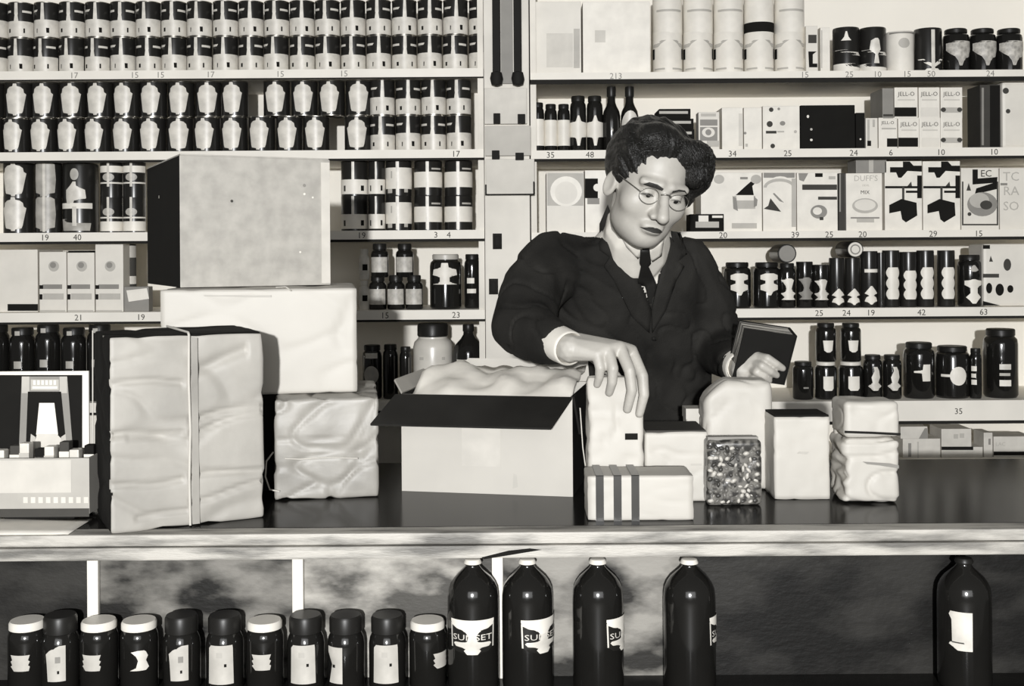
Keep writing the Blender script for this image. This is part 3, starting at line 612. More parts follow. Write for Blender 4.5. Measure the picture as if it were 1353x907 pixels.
# --- right, lowest shelf (small boxes)
z = RZ[6]
BX = mat('pale_box', .62, .6, v2=.52, scale=20)
box_thing('small_box', 'white box with dark end lettering, left on lowest right shelf', 'box', 1193, 1243, 580, z, .1, BX, [('r', MGREY, 1200, 586, 1204, 604), ('r', LGREY, 1212, 584, 1214, 606)])
box_thing('small_box', 'long pale box under the lettered box, lowest shelf', 'box', 1244, 1299, 591, z, .1, BX, [('r', BLACK, 1244, 590.5, 1286, 595)])
box_thing('small_box', 'white lettered box lying on the long pale box', 'box', 1244, 1284, 567, P(1270, 591, YI).z, .1, BX, [('r', LGREY, 1260, 574, 1266, 580), ('r', LGREY, 1268, 573, 1274, 579)])
box_thing('small_box', 'white box tilted above left box on lowest shelf', 'box', 1190, 1226, 564, P(1220, 580, YI).z, .08, BX, [('p', MGREY, [(1214, 580), (1226, 580), (1226, 566), (1222, 566)])])
box_thing('small_box', 'narrow white box between larger ones on lowest shelf', 'box', 1300, 1312, 572, z, .08, BX, [('r', MGREY, 1306, 580, 1309, 588)])
box_thing('small_box', 'pale lettered box at the right end, lowest shelf', 'box', 1313, 1366, 577, z, .1, BX, [('t', LGREY, 'LAC', 1322, 587, 5), ('r', BLACK, 1313, 597, 1366, 602)])

# ------------------------------------------------------------------ bottles and jars on the ledge before the counter
YB = 1.848
def bottle(px, top, w, rz, label, full=True):
    k0 = YB / F; R = w * k0 / 2; Yc = YB + R
    x = P(px, 800, YB).x * Yc / YB
    H = P(px, top, Yc).z - ZL
    t = thing('juice_bottle', label, 'bottle', (x, Yc, ZL), 0, 'dark juice bottles before the counter')
    prof = [(R * .86, 0), (R * .97, .004), (R, .012), (R, H * .66), (R * .99, H * .72), (R * .955, H * .775), (R * .87, H * .815), (R * .72, H * .857), (R * .52, H * .893), (R * .36, H * .922), (R * .28, H * .945), (R * .28, H * .955), (R * .32, H * .958), (R * .32, H * .966)]
    use('bottle_glass', lathe_mesh('bottle_glass', prof, GLASS, 40), t)
    use('crown_cap', lathe_mesh('crown_cap', [(R * .30, H * .962), (R * .345, H * .964), (R * .345, H * .974), (R * .29, H * .996), (R * .22, H)], LIDW if px < 1200 else LID, 28), t)
    if not full:
        lab = use('bottle_label', wrap_mesh('bottle_label', R, H, [(.33, -.1, .42), (.37, -.42, .42), (.385, -.38, .42), (.39, -.3, .42), (.56, -.32, .42), (.60, -.42, .42), (.625, -.36, .42)], CANPALE, .0005, 20), t)
        use('label_line', wrap_mesh('label_line', R, H, [(.385, -.3, .15), (.395, -.3, .12)], DGREY, .0010, 8), lab)
        lab.rotation_euler = (0, 0, rz)
        return t
    v0, v1 = .325, .585
    lab = use('bottle_label', wrap_mesh('bottle_label', R, H, [(v0, -.2, .2), (v0 + .02, -.6, .6), (v0 + .05, -.76, .76), (v1 - .06, -.80, .80), (v1, -.80, .80)], CANDARK, .0005, 20), t)
    use('label_header', wrap_mesh('label_header', R, H, [(v1 - .115, -.16, .16), (v1 - .09, -.26, .26), (v1 - .065, -.60, .60), (v1 - .045, -.76, .76), (v1 - .02, -.80, .80), (v1, -.80, .80)], WHITE, .0010, 20), lab)
    use('ribbon_and_highlight', wrap_mesh('ribbon_and_highlight', R, H, [(v0 + .003, -.2, .2), (v0 + .03, -.32, .32), (v0 + .045, -.26, .26), (v0 + .06, -.62, .62), (v0 + .08, -.70, .70), (v0 + .09, -.66, .66), (v0 + .10, -.2, .2), (v1 - .11, -.13, .13)], CANPALE, .0010, 20), lab)  # ribbon, plus a centre stem painting the flash highlight over the letters
    for sg in (-1, 1):
        use('label_border', wrap_mesh('label_border', R, H, [(v0 + .05, sg * .76 - .02, sg * .76 + .02), (v1 - .03, sg * .78 - .02, sg * .78 + .02)], CANPALE, .0010, 2), lab)
    me = text_mesh('SUNSET', .0095, CANPALE)
    wd = max(abs(v.co.x) for v in me.vertices)
    for v in me.vertices:
        a = v.co.x / wd * .80
        rr = R + .0014
        v.co = Vector((rr * math.sin(a), -rr * math.cos(a), v.co.y + H * (v0 + .110)))
    use('lettering', me, lab)
    lab.rotation_euler = (0, 0, rz)
    return t
bottle(625, 738, 69, 0.0, 'dark juice bottle with label facing forward, beside white batten')
bottle(697, 738, 69, .66, 'dark juice bottle with label turned right, second of the row')
bottle(790, 738, 69, 1.18, 'dark juice bottle with label mostly turned away, middle of the row')
bottle(911, 738, 70, 1.60, 'dark juice bottle standing alone with label turned away')
bottle(1274, 736.5, 70, -.52, 'dark juice bottle with plain white label at far right', False)
jars = [(36, 1, 0, 's'), (80, 0, .1, 'p'), (131, 1, -.1, 's'), (184, 1, .35, 'x'), (240, 0, .1, 'p'), (297, 0, 0, 'b'), (350, 1, 0, 's'), (404, 0, 0, 'b'), (457, 0, -.35, 'n'), (512, 0, 0, 'b'), (565, 1, .9, 's')]
TAG = mat('tag_paper', .52, .6, v2=.40, scale=25)
jl = ['white lid at far left edge', 'black lid and torn label, second from left', 'white lid before the leftmost white batten', 'white lid and curved label, fourth from left', 'black lid and speckled label, fifth from left', 'black lid and pale square label, sixth from left',
      'white lid and three-bar label, seventh from left', 'black lid before the middle batten', 'black lid and narrow half label, ninth from left', 'black lid and broad white label, tenth from left', 'white lid beside the first tall bottle']
for i, (px, wl, rz, lb) in enumerate(jars):
    w = 50; k0 = YB / F; R = w * k0 / 2; Yc = YB + .018 + R
    x = P(px, 850, YB).x * Yc / YB
    top = 819 if wl else 812
    H = P(px, top, Yc).z - ZL
    t = thing('preserve_jar', 'dark preserve jar with ' + jl[i], 'jar', (x, Yc, ZL), 0, 'preserve jars before the counter')
    if wl:
        prof = [(R * .86, 0), (R, .008), (R, H * .72), (R * .98, H * .80), (R * .88, H * .87), (R * .82, H * .89)]
        lidp = [(R * .90, H * .885), (R * .93, H * .89), (R * .93, H * .97), (R * .86, H)]
    else:
        prof = [(R * .86, 0), (R, .008), (R, H * .62), (R * .95, H * .70), (R * .84, H * .76), (R * .8, H * .78)]
        lidp = [(R * .84, H * .775), (R * .88, H * .785), (R * .88, H * .96), (R * .80, H)]
    use('jar_glass', lathe_mesh('jar_glass', prof, GLASS, 36), t)
    use('lid', lathe_mesh('lid', lidp, LIDW if wl else LID, 36), t)
    if lb == 's':
        L = [('jar_label', [(.36, -.3, .45), (.42, -.5, .5), (.44, -.4, .42), (.49, -.5, .5), (.51, -.4, .42), (.58, -.5, .5)], TAG)]
    elif lb == 'p':
        L = [('jar_label', [(.2, -.4, .5), (.42, -.45, .5), (.55, -.5, .5), (.6, -.3, .5), (.66, .2, .5)], TAG), ('label_spot', rect(.44, .52, .0, .25), MGREY), ('label_spot', rect(.3, .34, .1, .2), BLACK)]
    elif lb == 'b':
        L = [('jar_label', [(.15, -.65, .65), (.62, -.62, .62), (.66, -.5, .6)], TAG), ('label_spot', rect(.5, .57, -.2, .1), LGREY), ('label_spot', rect(.38, .42, .2, .32), BLACK)]
    elif lb == 'n':
        L = [('jar_label', [(.15, -.5, .3), (.4, -.3, .3), (.55, -.6, .3), (.63, -.6, .3)], TAG), ('label_spot', rect(.36, .40, -.25, -.1), BLACK)]
    else:
        L = [('jar_label', [(.36, -.5, .3), (.4, -.2, .45), (.5, -.1, .3), (.56, -.2, .4), (.62, -.45, .3), (.64, -.1, .2)], CANPALE)]
    for nm, rows, m in L:
        o = use(nm, wrap_mesh(nm, R, H, rows, m, .0007 + (.0006 if nm == 'label_spot' else 0)), t); o.rotation_euler = (0, 0, rz)

# ------------------------------------------------------------------ parcels and cartons on the counter
def parcel_mesh(w, d, h, seed, amp=.002, freq=9.0, round_=.006, creases=(), n=26, crease_amp=.004, diag=()):
    bm = bmesh.new()
    bmesh.ops.create_cube(bm, size=1)
    bmesh.ops.subdivide_edges(bm, edges=bm.edges[:], cuts=n, use_grid_fill=True)
    for v in bm.verts:
        c = v.co.copy()
        p = Vector((c.x * w, (c.y + .5) * d, (c.z + .5) * h))
        # rounding
        q = [0, 0, 0]
        lim = (w / 2 - round_, d / 2 - round_, h / 2 - round_)
        pc = Vector((p.x, p.y - d / 2, p.z - h / 2))
        inner = Vector([max(-l, min(l, x)) for x, l in zip(pc, lim)])
        dv = pc - inner
        if dv.length > 1e-9: nv = dv.normalized(); pc = inner + nv * round_
        else: nv = Vector((0, 0, 0))
        n3 = noise.noise(Vector((pc.x * freq + seed, pc.y * freq, pc.z * freq))) + .5 * noise.noise(Vector((pc.x * freq * 2.7, pc.y * freq * 2.7 + seed, pc.z * freq * 2.7)))
        rid = abs(noise.noise(Vector((pc.x * freq * .8 + 3 * seed, pc.y * freq * .8, pc.z * freq * 1.6 + seed))))
        disp = amp * n3 - amp * 1.6 * max(0, .12 - rid) / .12
        fz = pc.z / h + .5
        for cz, slope, x0, x1, wd in creases:
            fx = pc.x / w + .5
            if c.y < -.49 and x0 <= fx <= x1:
                dz = (fz - (cz + slope * (fx - .5) + .012 * math.sin(fx * 9 + seed + cz * 20))) / wd
                disp -= crease_amp * math.exp(-dz * dz)
        for ax, az, bx, bz, wd in diag:
            if c.y < -.49:
                P0 = Vector((ax, az)); P1 = Vector((bx, bz)); q2 = Vector((pc.x / w + .5, fz)); e = P1 - P0
                tt = max(0, min(1, (q2 - P0).dot(e) / e.length_squared)); dd = ((P0 + e * tt) - q2).length / wd
                disp -= crease_amp * math.exp(-dd * dd)
        pc = pc + nv * disp
        v.co = Vector((pc.x, pc.y + d / 2, max(0.0004, pc.z + h / 2)))
    return bm
def set_faces(o, extra, test):
    me = o.data; me.materials.append(extra)
    for p in me.polygons:
        if test(p): p.material_index = 1
def cord(name, pts, r, m, parent):
    c = bpy.data.curves.new(name, 'CURVE'); c.dimensions = '3D'; c.bevel_depth = r; c.bevel_resolution = 2
    s = c.splines.new('POLY'); s.points.add(len(pts) - 1)
    for q, p in zip(s.points, pts): q.co = (*p, 1)
    o = bpy.data.objects.new('tmp', c); C.objects.link(o)
    me = bpy.data.meshes.new_from_object(o.evaluated_get(bpy.context.evaluated_depsgraph_get()))
    bpy.data.objects.remove(o); bpy.data.curves.remove(c)
    me.materials.clear(); me.materials.append(m); me.shade_smooth()
    return use(name, me, parent)

# tied bundle at left front
a27 = math.radians(27)
FL = P(146, 709, 1.872); w, d = .257, .20
h = P(146, 446, 1.872).z - CT
ctr = Vector((FL.x + w / 2 * math.cos(a27), FL.y + w / 2 * math.sin(a27), CT))
t = thing('tied_bundle', 'tall tied bundle wrapped in crumpled pale paper at the counter edge', 'bundle', ctr, a27)
o = from_bm('wrapper', parcel_mesh(w, d, h, 3.3, .0022, 8, .005, [(.75, -.03, 0, .47, .012), (.50, .02, 0, .47, .014), (.46, -.03, .1, .5, .010), (.25, .02, 0, .47, .012), (.08, .05, .15, .5, .010), (.545, .14, .5, 1, .012), (.49, .16, .5, 1, .012), (.25, .04, .5, 1, .012), (.13, .12, .5, 1, .010), (.80, .25, .52, .9, .03)], 60, .0070), KRAFT, t, True)
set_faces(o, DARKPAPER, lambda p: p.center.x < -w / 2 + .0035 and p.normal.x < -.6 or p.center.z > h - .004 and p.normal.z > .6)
cord('twine', [(.0, -.0035, .002), (-.001, -.0035, h * .25), (.001, -.004, h * .5), (-.001, -.0035, h * .75), (0, -.003, h - .001), (0, .003, h + .003), (0, d, h + .003)], .0022, TWINE, t)
mk('paper_seam', [(.004, -.0028, .003), (.016, -.0028, .003), (.014, -.0032, h - .006), (.003, -.0032, h - .006)], [(0, 1, 2, 3)], KRAFT2, t)
cord('lit_edge_line', [(-w / 2 - .002, d - .002, .002), (-w / 2 - .003, d, h * .5), (-w / 2 - .002, d, h)], .0012, TWINE, t)  # pale line stands in for light caught along the back edge

# small crumpled parcel in the middle, the long parcel on it, the grey carton on top
Cf = 2.135
a, b = P(364, 660, Cf), P(500, 656, Cf)
hC = P(430, 527, Cf).z - CT
t = thing('small_parcel', 'small crumpled shiny paper parcel between bundle and open carton', 'parcel', ((a.x + b.x) / 2, Cf, CT), math.radians(8))
from_bm('wrapper', parcel_mesh(b.x - a.x, .30, hC, 9.1, .0032, 13, .005, [(.6, .0, 0, .7, .01)], 34, .004, [(.55, .0, .97, .62, .03), (.80, .45, 1.0, .98, .05), (.70, .40, 1.0, .60, .03)]), KRAFT2, t, True)
wC = b.x - a.x
cord('twine', [(-wC / 2 + .02, -.004, hC * .42), (-wC / 4, -.005, hC * .41), (0, -.004, hC * .42), (wC * .3, -.005, hC * .40)], .0013, TWINE, t)
cord('string_loop', [(-wC / 2 - .002, .003, hC * .48), (-wC / 2 - .014, -.004, hC * .40), (-wC / 2 - .016, -.006, hC * .25), (-wC / 2 - .008, -.006, hC * .12), (-wC / 2 + .01, -.006, hC * .10)], .0016, TWINE, t)
zB = CT + hC + .001
Bf = 2.19
a, b = P(216, 450, Bf), P(471, 450, Bf)
hB = P(340, 382, Bf).z - zB
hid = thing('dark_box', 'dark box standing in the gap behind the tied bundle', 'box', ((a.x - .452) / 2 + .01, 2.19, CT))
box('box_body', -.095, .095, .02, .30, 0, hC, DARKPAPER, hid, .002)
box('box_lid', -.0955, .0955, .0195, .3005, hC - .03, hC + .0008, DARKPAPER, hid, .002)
t = thing('long_parcel', 'long white paper parcel under the grey carton', 'parcel', ((a.x + b.x) / 2, Bf, zB), math.radians(9))
from_bm('wrapper', parcel_mesh(b.x - a.x, .42, hB, 5.7, .0012, 7, .004, [], 34, .003, [(.90, .55, .98, .9, .02), (.9, .55, .93, .4, .02)]), WRAP, t, True)
cord('string_end', [(.03, .03, hB + .002), (.05, .01, hB + .003), (.06, -.004, hB - .004)], .0015, TWINE, t)
wB = b.x - a.x
mk('fold_line', [(-wB * .28, -.0035, hB - .012), (wB * .06, -.0035, hB - .016), (wB * .06, -.0036, hB - .012), (-wB * .28, -.0036, hB - .010)], [(0, 1, 2, 3)], LGREY, t)
zA = zB + hB + .001
a267 = math.radians(26.7)
FL = P(238, 376, 2.27)
wA, dA = .312, .40
hA = P(238, 205, 2.27).z - zA
ctr = Vector((FL.x + wA / 2 * math.cos(a267), FL.y + wA / 2 * math.sin(a267), zA))
t = thing('cardboard_carton', 'large grey cardboard carton on top of the stacked parcels', 'carton', ctr, a267)
o = from_bm('carton_body', box_bm(-wA / 2, wA / 2, 0, dA, 0, hA, .002), CARDBOARD, t)
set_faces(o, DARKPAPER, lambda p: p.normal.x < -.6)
box('edge_tape', wA / 2 - .020, wA / 2 - .001, -.0012, -.0002, .004, hA - .006, TAPE, t)
for (x, zz, r, m) in ((-.052, .175, .003, DGREY), (.10, .192, .0025, WHITE), (.118, .185, .002, WHITE), (.09, .07, .0022, WHITE), (.10, .21, .0035, MGREY)):
    mk('scuff_mark', [(x + r * math.cos(q), -.0006, zz + r * math.sin(q)) for q in [2 * math.pi * i / 10 for i in range(10)]], [tuple(range(10))], m, t)
mk('scuff_mark', [(-wA / 2 - .0006, .24, .19), (-wA / 2 - .0006, .232, .19), (-wA / 2 - .0006, .232, .196), (-wA / 2 - .0006, .24, .196)], [(0, 1, 2, 3)], WHITE, t)
box('top_flap', -wA / 2 + .002, wA / 2 - .002, .003, dA / 2 - .002, hA, hA + .003, CARDBOARD, t)
box('top_flap', -wA / 2 + .002, wA / 2 - .002, dA / 2 + .002, dA - .003, hA, hA + .003, CARDBOARD, t)

# display carton with open picture lid, far left
Yd = 1.975
dsp = thing('display_carton', 'countertop display carton with raised picture lid and lettered tray', 'display', (P(60, 690, Yd).x, Yd, CT), 0)
o = Vector(dsp.location)
x0, x1 = P(-22, 640, Yd).x - o.x, P(118, 640, Yd).x - o.x
zt = P(60, 606, Yd).z - CT; zb_ = .012
dpt = .11
tr = box('tray_front', x0, x1, 0, .004, zb_, zt, mat('tray_card', .40, .6, v2=.34, scale=12), dsp)
box('tray_back', x0, x1, dpt - .004, dpt, zb_, zt, MATS['tray_card'], dsp)
box('tray_side', x0, x0 + .004, .004, dpt - .004, zb_, zt, MATS['tray_card'], dsp)
box('tray_side', x1 - .004, x1, .004, dpt - .004, zb_, zt, MATS['tray_card'], dsp)
box('tray_bottom', x0 + .004, x1 - .004, .004, dpt - .004, zb_, zb_ + .004, MATS['tray_card'], dsp)
from_bm('tray_foot', box_bm(x0 + .03, x1 - .03, .01, dpt - .01, 0, zb_, .003), DARKPAPER, dsp)
def tr_print(x_0, y_0, x_1, y_1, m, nm='printed_band', yy=-.0006):
    A_, B_ = P(x_0, y_1, Yd), P(x_1, y_0, Yd)
    mk(nm, [(A_.x - o.x, yy, A_.z - o.z), (B_.x - o.x, yy, A_.z - o.z), (B_.x - o.x, yy, B_.z - o.z), (A_.x - o.x, yy, B_.z - o.z)], [(0, 1, 2, 3)], m, tr)
tr_print(-20, 608, 94, 652, mat('tray_pale', .52, .6))
tr_print(-20, 672, 118, 684, DGREY)
for i in range(9):
    tr_print(31 + 10 * i, 657, 37 + 10 * i, 665, TAPE, 'letter_mark', -.0009)
# contents of the tray
for i in range(8):
    xx = x0 + .012 + i * (x1 - x0 - .03) / 7
    pk = thing('candy_packet', 'small packet standing in the display tray, %s from left' % ORD[i], 'packet', (o.x + xx, Yd + .035 + .012 * (i % 2), CT + zb_ + .0045), 0, 'packets in the display tray')
    hh = zt - zb_ + .004 + .006 * (i % 3)
    from_bm('packet_body', box_bm(-.0085, .0085, 0, .02, 0, hh, .002), [PALE, DGREY, CANPALE, BLACK][i % 4], pk)
    box('packet_band', -.0088, .0088, -.0006, 0, hh * .7, hh * .85, [LGREY, PALE][i % 2], pk)
# lid
Yl = Yd + .108
lb = P(60, 606, Yl); 
lx0, lx1 = P(-20, 550, Yl).x - o.x, P(117, 550, Yl).x - o.x
lz0, lz1 = zt - .002, P(60, 491, Yl).z - CT
ld = box('picture_lid', lx0, lx1, dpt - .0005, dpt + .004, lz0, lz1, WHITE, dsp)
def lp(pts, m, k, nm='printed_shape'):
    Yf = Yl - .0015 - .0004 * k
    vs = [P(x, y, Yf) - o for x, y in pts]
    mk(nm, [(v.x, dpt - .001 - .0004 * k, v.z) for v in vs], [tuple(range(len(pts)))], m, ld)
R4 = lambda x0, y0, x1, y1: [(x0, y1), (x1, y1), (x1, y0), (x0, y0)]
lp(R4(-12, 496, 108, 602), BLACK, 0, 'picture_ground')
lp([(24, 600), (96, 600), (88, 498), (28, 498)], MGREY, 1)
lp([(33, 600), (88, 600), (80, 518), (36, 518)], BLACK, 2)
lp([(47, 575), (76, 575), (71, 533), (51, 533)], WHITE, 3)
lp([(46, 606), (80, 606), (80, 580), (74, 574), (48, 574), (46, 582)], TAPE, 4)
lp([(38, 598), (46, 598), (46, 578), (40, 574)], LGREY, 3); lp([(80, 598), (88, 598), (86, 574), (80, 578)], LGREY, 3)
lp(R4(40, 502, 77, 516), LGREY, 3)
for i in range(6): lp(R4(43 + 5.4 * i, 503, 46.4 + 5.4 * i, 509), WHITE, 4, 'letter_mark')
lp(R4(42, 511, 75, 514), WHITE, 4)
lp(R4(28, 498, 38, 520), LGREY, 2); lp(R4(78, 498, 88, 520), LGREY, 2)
lp(R4(-12, 603, 117, 622), WHITE, 5)
# paper under the display
pp = thing('paper_sheet', 'curled white paper sheet lying under the display carton', 'paper', (P(30, 700, 1.91).x, 1.91, CT))
vs, fs = [], []
for i in range(13):
    for j in range(5):
        u, v = i / 12, j / 4
        vs.append((-.16 + .25 * u, -.03 + (.16 - .05 * u) * v, .0015 + .010 * max(0, .4 - u) ** 1 * (1 - v)))
for i in range(12):
    for j in range(4): fs.append((i * 5 + j, (i + 1) * 5 + j, (i + 1) * 5 + j + 1, i * 5 + j + 1))
so = mk('sheet', vs, fs, WHITE, pp, True); md = so.modifiers.new('thick', 'SOLIDIFY'); md.thickness = .0008
pp.location.y = 1.905

# open carton
yawE = math.radians(-12)
FLe = P(531, 648, 2.205); FRe = P(757, 657, 2.14)
wE = (FRe.xy - FLe.xy).length
yawE = math.atan2(FRe.y - FLe.y, FRe.x - FLe.x)
hE = P(757, 525, 2.14).z - CT
dE = .26
t = thing('open_carton', 'open pale carton with dark front flap folded out over the counter', 'carton', (FLe.x, FLe.y, CT), yawE)
th = .004
box('front_wall', 0, wE, 0, th, 0, hE, CARDLIGHT, t)
box('back_wall', 0, wE, dE - th, dE, 0, hE, CARDLIGHT, t)
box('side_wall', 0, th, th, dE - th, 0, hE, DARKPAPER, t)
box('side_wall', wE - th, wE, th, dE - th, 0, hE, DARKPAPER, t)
box('carton_bottom', th, wE - th, th, dE - th, 0, th, CARDLIGHT, t)
box('paper_label', wE * .36, wE * .585, -.0008, 0, hE * .28, hE - .03, mat('carton_label', .52, .6), t)
mk('stain', [(wE * .655, -.0005, hE * .06), (wE * .685, -.0005, hE * .08), (wE * .68, -.0005, hE * .2), (wE * .66, -.0005, hE * .22)], [(0, 1, 2, 3)], LGREY, t)
# flaps: front folded out and drooping, back standing
L_, dr = .125, math.radians(19)
def flap(name, hinge_a, hinge_b, out, m, skew=(0, 0), thick=.004):
    A_, B_ = Vector(hinge_a), Vector(hinge_b); O_ = Vector(out)
    e = (B_ - A_).normalized(); nrm = e.cross(O_).normalized() * thick
    q = [A_, B_, B_ + O_ + e * skew[1], A_ + O_ + e * skew[0]]
    vs = q + [v + nrm for v in q]
    mk(name, vs, [(3, 2, 1, 0), (4, 5, 6, 7), (0, 1, 5, 4), (1, 2, 6, 5), (2, 3, 7, 6), (3, 0, 4, 7)], m, t)
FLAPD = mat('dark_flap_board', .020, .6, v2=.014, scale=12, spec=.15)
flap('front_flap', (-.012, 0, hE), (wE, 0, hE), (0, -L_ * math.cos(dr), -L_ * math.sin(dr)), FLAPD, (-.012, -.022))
flap('back_flap', (.03, dE, hE), (wE, dE, hE), (0, .012, .045), CARDLIGHT, (.04, -.005))
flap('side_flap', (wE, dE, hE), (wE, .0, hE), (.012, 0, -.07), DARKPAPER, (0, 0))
flap('side_flap', (0, 0, hE), (0, dE, hE), (-.03, 0, .02), CARDLIGHT, (.05, 0))
cord('string', [(wE + .015, -.002, hE - .02), (wE + .02, -.004, hE * .5), (wE + .032, -.01, .01)], .0012, TWINE, t)
# crumpled packing paper inside
vs, fs = [], []
nx, ny = 40, 12
for i in range(nx + 1):
    for j in range(ny + 1):
        u, v = i / nx, j / ny
        zz = hE - .022 + .058 * math.sin(min(1, v * 1.25) * math.pi * .5) * (1 + .5 * noise.noise(Vector((u * 5, v * 3, 1.7)))) + .006 * noise.noise(Vector((u * 14, v * 7, 4.2)))
        zz += -.014 * math.exp(-((u - .80) / .07) ** 2) * v + .010 * math.exp(-((u - .95) / .05) ** 2) * v
        vs.append((.006 + u * (wE - .012), .008 + v * (dE - .016), zz))
for i in range(nx):
    for j in range(ny): fs.append((i * (ny + 1) + j, (i + 1) * (ny + 1) + j, (i + 1) * (ny + 1) + j + 1, i * (ny + 1) + j + 1))
ppr = thing('packing_paper', 'white crumpled packing paper filling the open carton', 'paper', (FLe.x, FLe.y, CT), yawE)
so = mk('crumpled_sheet', vs, fs, mat('tissue_paper', .85, .6), ppr, True); md = so.modifiers.new('thick', 'SOLIDIFY'); md.thickness = .001

# white packages on the right of the counter
def bagshape(name, label, cat, px0, px1, ytop, ybase, Y, depth, m, seed, amp=.003, round_=.012, zbase=CT, rz=0, part='paper_bag', extra=None, n=24):
    a, b = P(px0, (ytop + ybase) / 2, Y), P(px1, (ytop + ybase) / 2, Y)
    h = P((px0 + px1) / 2, ytop, Y).z - zbase
    t = thing(name, label, cat, ((a.x + b.x) / 2, Y, zbase), rz)
    bm = parcel_mesh(b.x - a.x, depth, h, seed, amp * .6, 16, round_ * .8, [], n, 0)
    if extra: 
        for v in bm.verts: extra(v, b.x - a.x, depth, h)
    from_bm(part, bm, m, t, True)
    return t, b.x - a.x, h
def pinch(v, w, d, h):
    f = max(0, (v.co.z / h - .72) / .28)
    v.co.y = d / 2 + (v.co.y - d / 2) * (1 - .55 * f)
t, w_, h_ = bagshape('tall_paper_bag', 'tall white paper bag held from above by the right hand', 'bag', 777, 851, 500, 630, 2.06, .075, BAGW, 1.2, .003, .010, extra=pinch)
mk('printed_mark', [(w_ * .5 - .035, -.004, h_ * .52), (w_ * .5 - .012, -.004, h_ * .52), (w_ * .5 - .012, -.004, h_ * .57), (w_ * .5 - .035, -.004, h_ * .57)], [(0, 1, 2, 3)], BLACK, t)
t, w_, h_ = bagshape('paper_box', 'white paper box with dark top between tall bag and nut bag', 'box', 852, 936, 571, 640, 2.09, .12, BAGW, 6.1, .002, .005)
box('dark_lid_panel', -w_ / 2 + .003, w_ / 2 - .004, .003, .117, h_ - .001, h_ + .0022, DGREY, t)
for r in ((.05, .55, .012, .06), (.32, .62, .02, .03)):
    mk('smudge', [(w_ * (r[0] - .1), -.0035, h_ * (r[1] - .1)), (w_ * (r[0] - .1) + r[2], -.0035, h_ * (r[1] - .1)), (w_ * (r[0] - .1) + r[2], -.0035, h_ * (r[1] - .1) + r[3] * .12), (w_ * (r[0] - .1), -.0035, h_ * (r[1] - .1) + r[3] * .12)], [(0, 1, 2, 3)], LGREY, t)
t, w_, h_ = bagshape('banded_box', 'low white box with three dark ribbon bands at the counter edge', 'box', 776, 917, 629, 688, 1.945, .09, BAGW, 2.9, .001, .004, n=16)
BAND = mat('ribbon_band', .05, .3, v2=.03, scale=10)
for px in (792.5, 816, 839.5):
    x = P(px, 660, 1.945).x - t.location.x
    bm = bmesh.new()
    box_bm(x - .0068, x + .0068, -.0016, -.0002, 0.0, h_ + .0012, bm=bm)
    box_bm(x - .0068, x + .0068, -.0016, .0916, h_ + .0002, h_ + .0016, bm=bm)
    from_bm('ribbon_band', bm, BAND, t)
# bag of nuts
t, w_, h_ = bagshape('nut_bag', 'clear bag of mottled nuts standing before the white loaf wrapper', 'bag', 934, 1007, 582, 668, 2.055, .055, mat('nut_bag_film', .16, .25, v2=.03, scale=70, detail=2, ramp=(.42, .58)), 8.4, .002, .010, part='bag_film')
bm = bmesh.new()
rn = random.Random(5)
cells = []
for i in range(9):
    for j in range(11): cells.append((i, j))
for (i, j) in cells:
    x = -w_ / 2 + .007 + (i + .5 * (j % 2)) * (w_ - .014) / 8.6; zz = .008 + j * (h_ - .018) / 10.5
    r = bmesh.ops.create_icosphere(bm, subdivisions=1, radius=1)
    M = Matrix.Translation((x + rn.uniform(-.002, .002), .001 + rn.uniform(-.001, .002), zz + rn.uniform(-.002, .002))) @ Matrix.Rotation(rn.uniform(0, 3.14), 4, 'Y') @ Matrix.Diagonal((rn.uniform(.005, .0085), .004, rn.uniform(.003, .005), 1))
    bmesh.ops.transform(bm, matrix=M, verts=r['verts'])
    sh = rn.random()
    for f in {f for v in r['verts'] for f in v.link_faces}: f.material_index = 0 if sh < .42 else (1 if sh < .7 else 2)
o = from_bm('nuts', bm, mat('nut_pale', .50, .4), t, True); o.data.materials.append(mat('nut_dark', .05, .4)); o.data.materials.append(mat('nut_mid', .16, .4)); o['kind'] = 'stuff'
box('folded_top', -w_ / 2 + .004, w_ / 2 - .004, .012, .030, h_ - .003, h_ + .004, MGREY, t, .001)
def loaf(v, w, d, h):
    fx = v.co.x / w + .5
    if fx < .35: v.co.z -= max(0, v.co.z / h - .6) / .4 * .035 * ((.35 - fx) / .35) ** 1.3
t, w_, h_ = bagshape('wrapped_loaf', 'tall white wrapped loaf behind the bag of nuts', 'loaf', 931, 1022, 503, 650, 2.18, .072, BAGW, 4.4, .003, .020, extra=loaf, part='wax_wrapper')
mk('wrapper_fold', [(w_ * .36, -.003, .01), (w_ * .37, -.003, .01), (w_ * .39, -.003, h_ * .7), (w_ * .38, -.003, h_ * .7)], [(0, 1, 2, 3)], LGREY, t)
t, w_, h_ = bagshape('small_white_box', 'small white box peeping out between dark coat and loaf', 'box', 907, 936, 541, 640, 2.26, .05, BAGW, 7.4, .001, .003, n=12, part='box_body')
box('box_lid', -w_ / 2 - .0005, w_ / 2 + .0005, -.0005, .0505, h_ - .02, h_ + .001, BAGW, t)
t, w_, h_ = bagshape('white_carton', 'upright white carton with dark top right of the loaf', 'carton', 1023, 1097, 551, 660, 2.10, .085, BAGW, 3.8, .0015, .004, n=16, part='carton_body')
box('dark_lid_panel', -w_ / 2 + .002, w_ / 2 - .002, .002, .083, h_ - .0005, h_ + .003, BLACK, t)
mk('smudge', [(-.01, -.003, h_ * .56), (.008, -.003, h_ * .55), (.012, -.003, h_ * .58), (-.006, -.003, h_ * .585)], [(0, 1, 2, 3)], LGREY, t)
